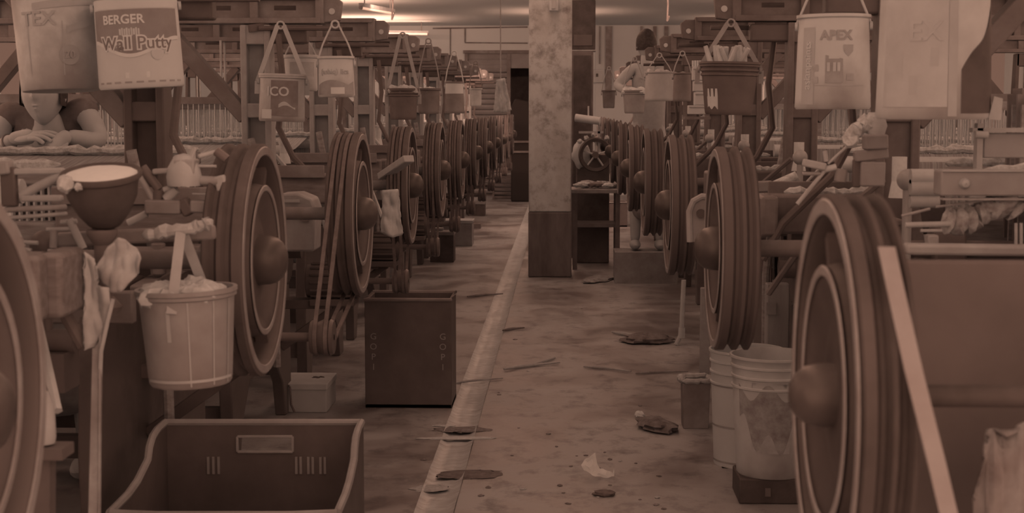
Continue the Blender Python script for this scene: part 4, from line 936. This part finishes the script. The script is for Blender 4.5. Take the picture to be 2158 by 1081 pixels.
# ---------------------------------------------------------------- middle distance, right
t = thing('white_pipe', 'pale pipe leg with a bent foot standing right of the aisle beyond the buckets', 'pipe', G(1436, 728))
Yp = t.location.y
MB().tube([P(1441, 590, Yp) - t.location, P(1437, 680, Yp) - t.location, P(1435, 705, Yp) - t.location, P(1425, 726, Yp) - t.location], .014, 10).build('tube', mat(.62, .08, 12, .5, .3), t)
MB().cyl(P(1437, 690, Yp) - t.location, P(1436, 712, Yp) - t.location, .020, n=14).build('socket', mat(.66, .06, 12), t)
t = thing('wooden_post', 'square pale wooden post behind the two pale buckets', 'post', P(1636, 745, 6.3)); t.location.z = 0
MB().box((0, 0, P(0, 590, 6.3).z / 2), (48 * 6.3 / F, .07, P(0, 590, 6.3).z)).build('shaft', mat(.34, .08, 6, .7, .2, (4, 4, .6), name='grey_wood'), t, bevel=.006)
MB().box((-.03, -.042, P(0, 640, 6.3).z), (.04, .012, .05)).build('cleat', MM, t)
t = thing('wooden_post', 'thin pale upright batten left of the ribbed pale bucket', 'post', G(1494, 745 + 75)); t.location.y = 7.2; t.location.x = P(1494, 0, 7.2).x
MB().box((0, 0, P(0, 600, 7.2).z / 2), (.045, .04, P(0, 600, 7.2).z)).build('shaft', MM, t, bevel=.004)
bars('beam_bearing', 'horizontal iron beams and braces behind the second right wheel', 'machine bed', 4.85,
     [(1500, 436, 1700, 436, 30, mat(.20, .06, 9), 'plate'), (1510, 456, 1650, 458, 7, MM, 'plate'), (1640, 436, 1715, 442, 22, mat(.16, .06, 9), 'plate'), (1660, 470, 1740, 466, 14, MM, 'plate'), (1515, 470, 1590, 520, 20, MM), (1590, 500, 1640, 480, 18, mat(.18, .06, 9)), (1636, 456, 1636, 520, 12, MM, 'plate'), (1560, 395, 1628, 392, 22, mat(.2, .08, 9), 'plate'), (1628, 395, 1680, 372, 24, LINT), (1648, 440, 1730, 352, 6, LM), (1570, 412, 1572, 440, 14, MM, 'plate')], MM)
t = MB().lathe([(.034, 0), (.034, .006), (.020, .058), (.018, .062), (.001, .062)], P(1608, 450, 4.75), (0, 0, 1), 24).build('tin_cone', LM); tag(t, 'pale truncated cone standing on the iron beam behind the second right wheel', 'cone')
t = thing('shackle', 'rounded pale iron shackle plate left of the second right wheel', 'shackle', P(1473, 450, 4.6)); k = 4.6 / F
MB().tube([(-18 * k, 0, -60 * k), (-20 * k, 0, 5 * k), (-12 * k, 0, 26 * k), (6 * k, 0, 36 * k), (22 * k, 0, 34 * k)], .010, 8).build('rim', MM, t)
MB().prism([(-17 * k, -60 * k), (-18 * k, 5 * k), (-10 * k, 24 * k), (6 * k, 33 * k), (20 * k, 32 * k), (20 * k, -60 * k)], .012, 'xz', .0).build('plate', mat(.2, .06, 9), t)
MB().cyl((4 * k, -.012, 0), (4 * k, .0, 0), .014, n=16).build('bolt', BLACK, t)
# oil can, chains and clamp under the big tin on the right
bars('take_up_levers', 'knobbly clamps, levers and a slanting rod above the big right wheel', 'lever group', 3.7,
     [(1800, 330, 1870, 322, 22, mat(.2, .06, 9), 'plate'), (1806, 335, 1804, 395, 12, IRON, 'plate'), (1838, 340, 1836, 392, 34, mat(.24, .06, 9), 'plate'), (1836, 358, 1836, 374, 14, BLACK, 'plate'), (1692, 342, 1740, 352, 16, LM, 'plate'), (1735, 358, 1762, 352, 14, STEEL), (1680, 430, 1738, 360, 9, LM), (1745, 345, 1850, 250, 6, LM), (1742, 340, 1738, 318, 10, LM), (1774, 356, 1770, 382, 26, mat(.18, .06, 9)), (1690, 366, 1730, 366, 8, MM, 'plate'), (1820, 300, 1868, 298, 30, mat(.22, .06, 9), 'plate')], MM)
q = lumpy([P(1788, 292, 3.6), P(1815, 268, 3.6), P(1848, 250, 3.6)], .018, 9, 12, .6, 20); tag(q.build('lint_rope', LINT), 'frayed lint rope slung just below the big paint bucket', 'rope')
o = MB().lathe([(.001, 0), (.02, .0), (.026, .02), (.02, .04), (.001, .042)], P(1846, 283, 3.6), (0, 0, 1), 18).build('rope_knob', LM); tag(o, 'small pale knob under the big paint bucket', 'knob')
# block, board and bars at the right edge
t = thing('heavy_bar', 'thick square iron bar with a bolt entering from the right edge', 'bar', P(1975, 385, 3.3)); k = 3.3 / F
MB().box((160 * k, 0, 0), (320 * k, .07, 52 * k)).build('bar', mat(.26, .06, 9, .5, .4), t, bevel=.004)
MB().box((160 * k, -.002, 26 * k), (318 * k, .076, 3 * k)).build('worn_edge', LM, t); MB().lathe([(.001, .012), (.008, .010), (.012, 0), (.012, -.01)], (48 * k, -.036, 0), (0, -1, 0), 16).build('bolt', LM, t)
MB().box((160 * k, -.03, -32 * k), (316 * k, .03, 4 * k)).build('ledge', MM, t)
t = thing('pale_roller', 'short pale roller behind the ball lever at the right', 'roller', P(1918, 392, 3.75)); k = 3.75 / F
for dz, rr_, m_ in ((20, 16, STEEL), (-4, 18, LM), (-32, 14, LM)): MB().cyl((0, 0, dz * k), (60 * k, .0, dz * k), rr_ * k, n=18).build('roll', m_, t)
t = thing('loom_board', 'framed pale board at the right edge above the thick iron bar', 'board', P(2062, 345, 3.45)); k = 3.45 / F
MB().box((62 * k, 0, 38 * k), (110 * k, .02, 52 * k)).build('panel', mat(.36, .06, 7), t, bevel=.003); MB().box((55 * k, -.01, 70 * k), (150 * k, .03, 9 * k)).build('top_rail', LM, t); MB().box((-4 * k, -.01, 36 * k), (12 * k, .03, 96 * k)).build('side_rail', LM, t)
MB().cyl((-16 * k, -.03, 62 * k), (10 * k, -.03, 60 * k), .008).build('pin', STEEL, t)
t = MB().bar(P(1905, 524, 3.2), P(2220, 528, 3.2), .05, .022).build('base_rail', mat(.36, .08, 9), bevel=.006); tag(t, 'long pale rail running to the right edge above the black panel', 'rail')
t = MB().box((.69, 2.215, .59), (.48, .03, 1.18)).build('cover_panel', mat(.0, .04, 3, .6, .3, name='scratched_black_panel'), bevel=.004); tag(t, 'large black cover panel filling the lower right behind the big wheel', 'panel')
q = lumpy([P(1990, 470, 3.3), P(2040, 465, 3.3), P(2080, 440, 3.3), P(2118, 420, 3.3), P(2150, 450, 3.3)], .026, 10, 21, .8, 30); tag(q.build('lint_heap', mat(.34, .2, 50, .9, .1, name='dirty_lint', bump=.6)), 'ragged heap of dirty lint under the thick iron bar at the right', 'lint')
bars('treadle_rods', 'pale rods and a hook lying above the long rail at the right', 'rod', 3.28,
     [(1908, 474, 2005, 472, 12, LM), (1940, 486, 1985, 486, 7, LM), (1952, 505, 1975, 505, 22, MM, 'plate'), (1900, 455, 1960, 440, 6, MM), (2141, 470, 2141, 520, 7, LM), (2152, 470, 2152, 520, 7, LM), (1972, 436, 2090, 420, 5, MM), (2020, 485, 2028, 488, 12, LM)], MM)
rag('lumpy_sack', 'pale lumpy sack standing at the lower right corner', 2.02, [(2158 + 80, 2440), (2235, 880), (2150, 902), (2120, 918), (2098, 905), (2086, 908), (2084, 945), (2070, 1000), (2056, 1060), (2040, 1500), (2040, 2440)], mat(.20, .10, 14, .9, .1, name='jute', bump=.4), fold=4, amp=.05, cat='sack')
# flat belt falling from the big wheel
q = MB(); pts = [P(1868, 520, 1.700), P(1885, 600, 1.663), P(1925, 780, 1.604), P(1975, 980, 1.588), P(2010, 1130, 1.58), P(2050, 1300, 1.57)]
vs = [p + Vector((s * .0095, 0, d * .0)) + Vector((0, d, 0)) for p in pts for s, d in ((-1, -.002), (1, -.002), (1, .003), (-1, .003))]
q.add(vs, [(4 * j + i, 4 * j + (i + 1) % 4, 4 * j + 4 + (i + 1) % 4, 4 * j + 4 + i) for j in range(len(pts) - 1) for i in range(4)]); tag(q.build('flat_belt', mat(.20, .05, 9, .6, .3, name='pale_flat_belt')), 'pale flat belt slanting down behind the big wheel at the lower right', 'belt')

# ---------------------------------------------------------------- litter in the aisle
def litter(n, lab, cat, px, py, sx, sy, sz, m, rz=0, seed=0, group=None, name=None):
    g = G(px, py); o = blob((0, 0, 0), 1, seed, .4, 10, sx, sy, sz).build(name or n, m); o.location = (g.x, g.y, sz * .65); o.rotation_euler.z = rz
    return tag(o, lab, cat, group)
def scrap_paper(label, x, y, Y, poly, m=YARN, lift=.012):
    import bmesh
    g = G(x, y); me = bpy.data.meshes.new('paper_scrap'); bm = bmesh.new(); k = g.y / F
    bm.faces.new([bm.verts.new((a * k, b * k * .3, c * k)) for a, b, c in poly]); bmesh.ops.triangulate(bm, faces=bm.faces[:])
    for _ in range(2): bmesh.ops.subdivide_edges(bm, edges=bm.edges[:], cuts=1, use_grid_fill=True)
    bmesh.ops.triangulate(bm, faces=bm.faces[:])
    for v in bm.verts: v.co += Vector((0, .006, .006)) * noise.noise(v.co * 40)
    bm.to_mesh(me); bm.free(); me.materials.append(m); o = bpy.data.objects.new('paper_scrap', me); COL.objects.link(o); o.location = g + Vector((0, 0, .003))
    q = o.modifiers.new('thick', 'SOLIDIFY'); q.thickness = .002
    return tag(o, label, 'paper')
scrap_paper('folded white paper lying upright in the middle of the aisle floor', 1258, 1006, 0, [(-34, 0, 26), (-24, 4, 38), (-4, 8, 52), (0, 4, 30), (6, 0, 18), (22, -2, 14), (34, -4, 8), (36, 0, 20), (37, -2, 2), (14, -10, -2), (-10, -6, 4), (-28, -2, 14)], mat(1.4, .05, 30, .8, .1, name='white_paper'))
litter('lint_clump', 'dark clump on the floor just in front of the white paper', 'clump', 1272, 1044, .040, .030, .012, mat(.04, .05, 30), 0, 3)
litter('lint_clump', 'small pale crumb of lint near the small dark bin', 'clump', 1348, 880, .022, .02, .018, YARN, 0, 5)
litter('rag_heap', 'dark rag heap lying in front of the small dark bin', 'rag', 1385, 905, .07, .12, .03, mat(.10, .12, 20, .9, .1), .5, 8)
litter('rag_heap', 'low dark heap of rags lying before the pale pipe leg', 'rag', 1365, 722, .15, .10, .035, mat(.08, .10, 20, .9, .1), .1, 9)
litter('rag_heap', 'grey torn rag on the floor left of the pale pipe leg', 'rag', 1260, 592, .09, .25, .02, mat(.3, .15, 20, .9, .1), -.4, 14)
litter('dirt_patch', 'dark torn strip lying at the lower left of the aisle near the crate', 'strip', 990, 1000, .13, .07, .0025, mat(.06, .08, 30, .8, .1), .1, 10)
litter('dirt_patch', 'pale flattened lint strip across the floor channel', 'strip', 965, 924, .16, .03, .0025, mat(.60, .12, 50, .9, .1), .05, 11)
litter('dirt_patch', 'dark crumbs behind the pale lint strip across the floor channel', 'strip', 975, 906, .12, .06, .0025, mat(.12, .12, 50, .9, .1), .0, 12)
litter('dirt_patch', 'grey lint patch at the bottom of the aisle beside the near crate', 'strip', 905, 1030, .07, .05, .002, mat(.42, .12, 50, .9, .1), .3, 13)
litter('dirt_patch', 'small pale lint flake above the strip near the channel', 'strip', 935, 898, .05, .02, .0025, mat(.56, .08, 50, .9, .1), .0, 15)
for k, (a, b, r_, m_, lab) in enumerate((((1062, 782), (1180, 768), .010, mat(.40, .1, 20), 'forked pale stick lying across the middle of the aisle'), ((1230, 776), (1330, 786), .008, mat(.36, .1, 20), 'thin twig lying right of the forked stick'), ((1340, 790), (1450, 786), .007, mat(.22, .1, 20), 'dark thin stick ending at the small dark bin'), ((1290, 704), (1385, 722), .012, mat(.44, .1, 20), 'pale stick poking out of the low dark rag heap'),
        ((945, 812), (1060, 800), .007, mat(.34, .1, 20), 'thin stick lying across the floor channel by the tall black crate'), ((985, 628), (1060, 622), .01, mat(.12, .1, 20), 'dark stick lying left of the pillar foot in the aisle'), ((1060, 700), (1105, 694), .01, mat(.10, .1, 20), 'short dark twig right of the floor channel'))):
    a = G(*a); b = G(*b); mid = a.lerp(b, .5) + Vector((0, .02, 0)); up = Vector((0, 0, r_ + .001))
    q = MB().tube([a + up, a.lerp(mid, .5) + up + Vector((0, .006, 0)), mid + up, b + up], r_, 7, rr=[r_ * .6, r_, r_ * .9, r_ * .4])
    if k == 0: q.tube([mid + up, b + up + Vector((-.03, .16, 0))], r_ * .7, 6)
    tag(q.build('stick', m_), lab, 'stick')
rnd = random.Random(3)
DL = [mat(.10, .08, 40, .9, .1), mat(.18, .08, 40, .9, .1), mat(.46, .1, 40, .9, .1)]
for k in range(60):
    px = rnd.uniform(800, 1480); py = rnd.uniform(470, 1070) if k % 3 else rnd.uniform(940, 1075)
    g = G(px, py)
    if not (-.6 < g.x < .42) or abs(g.x + .445) < .10: continue
    if -.36 < g.x < .12 and 12.3 < g.y < 13.2: continue
    sz = rnd.uniform(.004, .011); o = blob((0, 0, 0), sz, k * 1.3, .5, 6, 1.3, 1.0, .35).build('floor_crumb', DL[k % 3]); o.location = (g.x, g.y, sz * .18); o.rotation_euler.z = rnd.uniform(0, 3)
    tag(o, 'tiny crumb of dirt or lint lying on the aisle floor', 'crumb', 'crumbs on the aisle floor')

# ---------------------------------------------------------------- people
def skin(name, verts, edges, radii, m, parent=None, loc=None, root=0, sub=2):
    me = bpy.data.meshes.new(name); me.from_pydata([tuple(v) for v in verts], edges, []); me.materials.append(m)
    o = bpy.data.objects.new(name, me); COL.objects.link(o)
    if parent: o.parent = parent
    if loc is not None: o.location = loc
    s = o.modifiers.new('skin', 'SKIN'); s.use_smooth_shade = True
    for i, r in enumerate(radii):
        v = me.skin_vertices[0].data[i]; v.radius = (r, r) if not isinstance(r, tuple) else r; v.use_root = i == root
    u = o.modifiers.new('sub', 'SUBSURF'); u.levels = sub; u.render_levels = sub
    return o
def head_mesh(c, yaw=0, pitch=0, face=True, s=1.0):
    """a head looking along -y before turning"""
    n = 56; m = MB(); vs = []; fs = []; R_ = Euler((pitch, 0, yaw)).to_matrix()
    def bump(d, az, el, w, h):
        a = math.atan2(d.x, -d.y); e = math.asin(max(-1, min(1, d.z))); return h * math.exp(-(((a - az) / w[0]) ** 2 + ((e - el) / w[1]) ** 2))
    for j in range(n + 1):
        th = PI * j / n
        for i in range(n):
            ph = 2 * PI * i / n; d = Vector((math.sin(th) * math.cos(ph), math.sin(th) * math.sin(ph), math.cos(th)))
            x, y, z = .073, .095, .115
            p = Vector((d.x * x, d.y * y, d.z * z))
            if d.z < 0: p.x *= 1 - .38 * d.z * d.z; p.y *= (1 - .28 * d.z * d.z) if d.y > 0 else 1 - .10 * d.z * d.z
            if face:
                f = 0
                f += bump(d, 0, -.10, (.10, .20), .014) + bump(d, 0, -.22, (.16, .09), .014)      # nose
                f += bump(d, 0, -.52, (.26, .05), .007) + bump(d, 0, -.64, (.22, .06), .008) - bump(d, 0, -.58, (.28, .025), .006)   # lips
                f += bump(d, 0, -.92, (.30, .14), .008)                                             # chin
                for q in (-1, 1): f += -bump(d, q * .42, .06, (.20, .12), .009) + bump(d, q * .42, .05, (.10, .06), .005) + bump(d, q * .36, .22, (.24, .06), .004) + bump(d, q * .62, -.2, (.22, .2), .004)
                p += Vector((0, -1, 0)) * f
            vs.append(R_ @ (p * s) + Vector(c))
    for j in range(n):
        for i in range(n): fs.append((j * n + i, j * n + (i + 1) % n, (j + 1) * n + (i + 1) % n, (j + 1) * n + i))
    m.add(vs, fs)
    return m, R_
def ears_hair(t, c, R_, s=1.0, back=False):
    for q in (-1, 1):
        e = MB().lathe([(.001, .006), (.012, .007), (.018, .002), (.018, -.004), (.001, -.006)], (0, 0, 0), (1, 0, 0), 16)
        e.v = [R_ @ (Vector((v.x, v.y * .8, v.z * 1.5)) * s + Vector((q * .074 * s, .005 * s, -.01 * s))) + Vector(c) for v in e.v]; e.build('ear', SKIN, t)
    n = 40; m = MB(); vs = []; fs = []
    for j in range(n // 2 + 1):
        th = PI * .62 * j / (n // 2)
        for i in range(n):
            ph = 2 * PI * i / n; d = Vector((math.sin(th) * math.cos(ph), math.sin(th) * math.sin(ph), math.cos(th)))
            lim = .35 if d.y < -.3 else -.45
            if d.z < lim: d = Vector((d.x, d.y, 0)).normalized() * math.sqrt(1 - lim * lim) + Vector((0, 0, lim))
            k = 1.09 + .03 * noise.noise(d * 9); p = Vector((d.x * .076, d.y * .099, d.z * .117)) * k
            vs.append(R_ @ (p * s) + Vector(c))
    for j in range(n // 2):
        for i in range(n): fs.append((j * n + i, j * n + (i + 1) % n, (j + 1) * n + (i + 1) % n, (j + 1) * n + i))
    m.add(vs, fs).build('hair', HAIR, t)
def hand(t, wrist, dirv, palm_n, side, curl=.35, s=1.0, m=SKIN, spread=.10):
    """palm and five fingers; dirv points to the fingertips, palm_n out of the back of the hand, side towards the thumb"""
    d = Vector(dirv).normalized(); nn = Vector(palm_n); nn = (nn - d * nn.dot(d)).normalized(); sd = d.cross(nn) * side; w0 = Vector(wrist)
    verts = [w0 - d * .02, w0 + d * .02 * s, w0 + d * .05 * s, w0 + d * .08 * s]; ed = [(0, 1), (1, 2), (2, 3)]; rad = [(.020 * s, .026 * s), (.016 * s, .030 * s), (.014 * s, .036 * s), (.012 * s, .036 * s)]
    o = skin('hand', verts, ed, [.024 * s, .028 * s, .030 * s, .027 * s], m, t, None, 0, 2)
    # flatten the palm
    pb = blob((0, 0, 0), 1, 1, .04, 12); pb.v = [w0 + d * (.055 * s + v.x * .050 * s) + sd * (v.y * .040 * s) + nn * (v.z * .016 * s) for v in pb.v]
    pb.build('palm', m, o)
    L_ = (.072, .080, .074, .058)
    for k in range(4):
        off = (1.5 - k) * .019 * s; b0 = w0 + d * .085 * s + sd * off; c_ = curl * (1 + .18 * k); dd = (d + sd * (1.5 - k) * spread).normalized()
        seg = L_[k] * s; p1 = b0 + dd * seg * .42; d2 = (dd * math.cos(c_) - nn * math.sin(c_)); p2 = p1 + d2 * seg * .33; d3 = (dd * math.cos(c_ * 1.9) - nn * math.sin(c_ * 1.9)); p3 = p2 + d3 * seg * .27
        skin('finger', [b0 - dd * .02, b0, p1, p2, p3], [(0, 1), (1, 2), (2, 3), (3, 4)], [.009 * s, .0095 * s, .0088 * s, .008 * s, .0068 * s], m, o, None, 0, 2)
    b0 = w0 + d * .025 * s + sd * .028 * s; td = (d * .75 + sd * .66 - nn * .15).normalized(); p1 = b0 + td * .035 * s; p2 = p1 + (td + d * .4).normalized() * .032 * s
    skin('thumb', [b0 - td * .02, b0, p1, p2], [(0, 1), (1, 2), (2, 3)], [.011 * s, .0115 * s, .0105 * s, .0085 * s], m, o, None, 0, 2)
    return o
# weaver leaning over the warp, upper left
YW = 5.60
t = thing('person', 'person in a dark shirt leaning behind the hanging tins, both hands on the warp', 'person', (P(95, 0, YW).x, YW, 0)); O = Vector(t.location)
hc = P(91, 196, 5.42) - O
m_, R_ = head_mesh(hc, .0, -.12, True, 1.0); m_.build('head', SKIN, t)
ears_hair(t, hc, R_)
LIP = mat(.40, .04, 20, .5, .3, name='lips')
for q in (-1, 1):
    e = MB().lathe([(.009 * math.cos(u), .006 * math.sin(u)) for u in [(-.5 + k / 8) * PI for k in range(9)]], (0, 0, 0), (0, -1, 0), 14); e.v = [R_ @ (Vector((v.x + q * .031, v.y - .083, v.z + .008))) + hc for v in e.v]; e.build('eye', YARN, t)
    e = MB().bar((q * .018, -.094, .026), (q * .046, -.088, .028), .006, .006); e.v = [R_ @ v + hc for v in e.v]; e.build('eyebrow', HAIR, t)
SL = P(18, 232, 5.52) - O; SR = P(176, 226, 5.52) - O; EL = P(-22, 330, 5.46) - O; ER = P(214, 300, 5.46) - O; WL = P(30, 292, 5.36) - O; WR = P(140, 286, 5.36) - O
hip = Vector((0, .04, .88)); chest = Vector((0, -.02, 1.18)); neckb = Vector(hc) + Vector((0, .06, -.13))
body_v = [hip, Vector((0, .02, 1.02)), chest, neckb, Vector(hc) + Vector((0, .02, -.05)), SL * .55 + chest * .45 + Vector((0, 0, .04)), SL, EL, WL, SR * .55 + chest * .45 + Vector((0, 0, .04)), SR, ER, WR,
          Vector((-.09, .04, .82)), Vector((-.10, .0, .46)), Vector((-.10, .06, .06)), Vector((.09, .04, .82)), Vector((.10, .0, .46)), Vector((.10, .06, .06))]
body_e = [(0, 1), (1, 2), (2, 3), (3, 4), (2, 5), (5, 6), (6, 7), (7, 8), (2, 9), (9, 10), (10, 11), (11, 12), (0, 13), (13, 14), (14, 15), (0, 16), (16, 17), (17, 18)]
skin('body', body_v, body_e, [.13, .12, .12, .055, .05, .065, .052, .038, .026, .065, .052, .038, .026, .085, .058, .04, .085, .058, .04], SKIN, t)
SHIRT = mat(.10, .05, 30, .85, .1, name='dark_shirt'); SH2 = mat(.40, .06, 30, .85, .1, name='pale_sleeve')
skin('shirt', [hip, Vector((0, .02, 1.02)), chest, chest + Vector((0, .01, .07)), SL * .55 + chest * .45 + Vector((0, 0, .04)), SL, SL.lerp(EL, .35), SR * .55 + chest * .45 + Vector((0, 0, .04)), SR, SR.lerp(ER, .35)],
     [(0, 1), (1, 2), (2, 3), (2, 4), (4, 5), (5, 6), (2, 7), (7, 8), (8, 9)], [.145, .135, .135, .10, .078, .066, .058, .078, .066, .058], SHIRT, t)
skin('lungi', [Vector((0, .04, .92)), Vector((0, .04, .6)), Vector((0, .04, .22))], [(0, 1), (1, 2)], [.155, .165, .17], mat(.3, .08, 20, .9, .1), t)
hand(t, WL, P(108, 283, 5.32) - P(30, 292, 5.36), (0, -.35, 1), -1, .30, 1.02)
hand(t, WR, P(88, 338, 5.31) - P(140, 286, 5.36), (-.1, -.9, .5), 1, .30, 1.05)
for a, b in ((WL, EL), (WR, ER)): MB().cyl(a.lerp(b, .18), a.lerp(b, .22), .031, n=16).build('bracelet', IRON2, t) if a is WL else None
for q in (-1, 1): blob((q * .10, 0, .05), 1, 2, .05, 10, .045, .12, .045).build('foot', SKIN, t)
# weaver far down the right side, seen from behind with one arm out
YM = 12.30
t = thing('person', 'person seen from behind with a bare arm raised among the far right looms', 'person', (P(1364, 0, YM).x, YM, .25)); O = Vector(t.location)
hc = P(1362, 94, YM) - O
m_, R_ = head_mesh(hc, PI + .25, 0, True, 1.0); m_.build('head', SKIN, t); ears_hair(t, hc, R_)
SL = P(1337, 140, YM) - O; EL = P(1299, 182, YM - .05) - O; WL = P(1330, 196, YM - .22) - O; SR = P(1400, 142, YM) - O; ER = P(1415, 196, YM + .05) - O; WR = P(1385, 215, YM + .2) - O
ht = hc.z; hip = Vector((.03, 0, .86)); chest = Vector((.02, .0, 1.22))
V = [hip, Vector((.02, 0, 1.03)), chest, P(1364, 128, YM) - O, hc + Vector((0, 0, -.05)), SL * .6 + chest * .4 + Vector((0, 0, .06)), SL, EL, WL, SR * .6 + chest * .4 + Vector((0, 0, .06)), SR, ER, WR, Vector((-.08, 0, .78)), Vector((-.08, -.02, .44)), Vector((-.08, .02, .06)), Vector((.12, 0, .78)), Vector((.12, -.02, .44)), Vector((.12, .02, .06))]
skin('body', V, body_e, [.13, .12, .13, .058, .05, .07, .055, .042, .028, .07, .055, .042, .028, .085, .06, .04, .085, .06, .04], SKIN, t)
VEST = mat(.44, .05, 30, .85, .1, name='pale_vest')
skin('vest', [hip, Vector((.02, 0, 1.03)), chest, V[5].lerp(chest, .2), V[5], V[9].lerp(chest, .2), V[9]], [(0, 1), (1, 2), (2, 3), (3, 4), (2, 5), (5, 6)], [.145, .135, .145, .09, .082, .09, .082], VEST, t)
skin('lungi', [Vector((.03, 0, .92)), Vector((.03, 0, .6)), Vector((.03, 0, .22))], [(0, 1), (1, 2)], [.155, .165, .17], mat(.2, .08, 20, .9, .1), t)
hand(t, WL, (.4, -.3, .1), (0, -.3, 1), 1); hand(t, WR, (-.3, .3, -.1), (0, .3, 1), -1)
for q in (-1, 1): blob((.02 + q * .10, .03, .05), 1, 2, .05, 10, .045, .12, .045).build('foot', SKIN, t)
o = MB().box((O.x, YM + .02, .125), (.5, .38, .25)).build('wooden_step', mat(.25, .1, 9)); tag(o, 'low wooden step under the weaver with the raised arm', 'step')
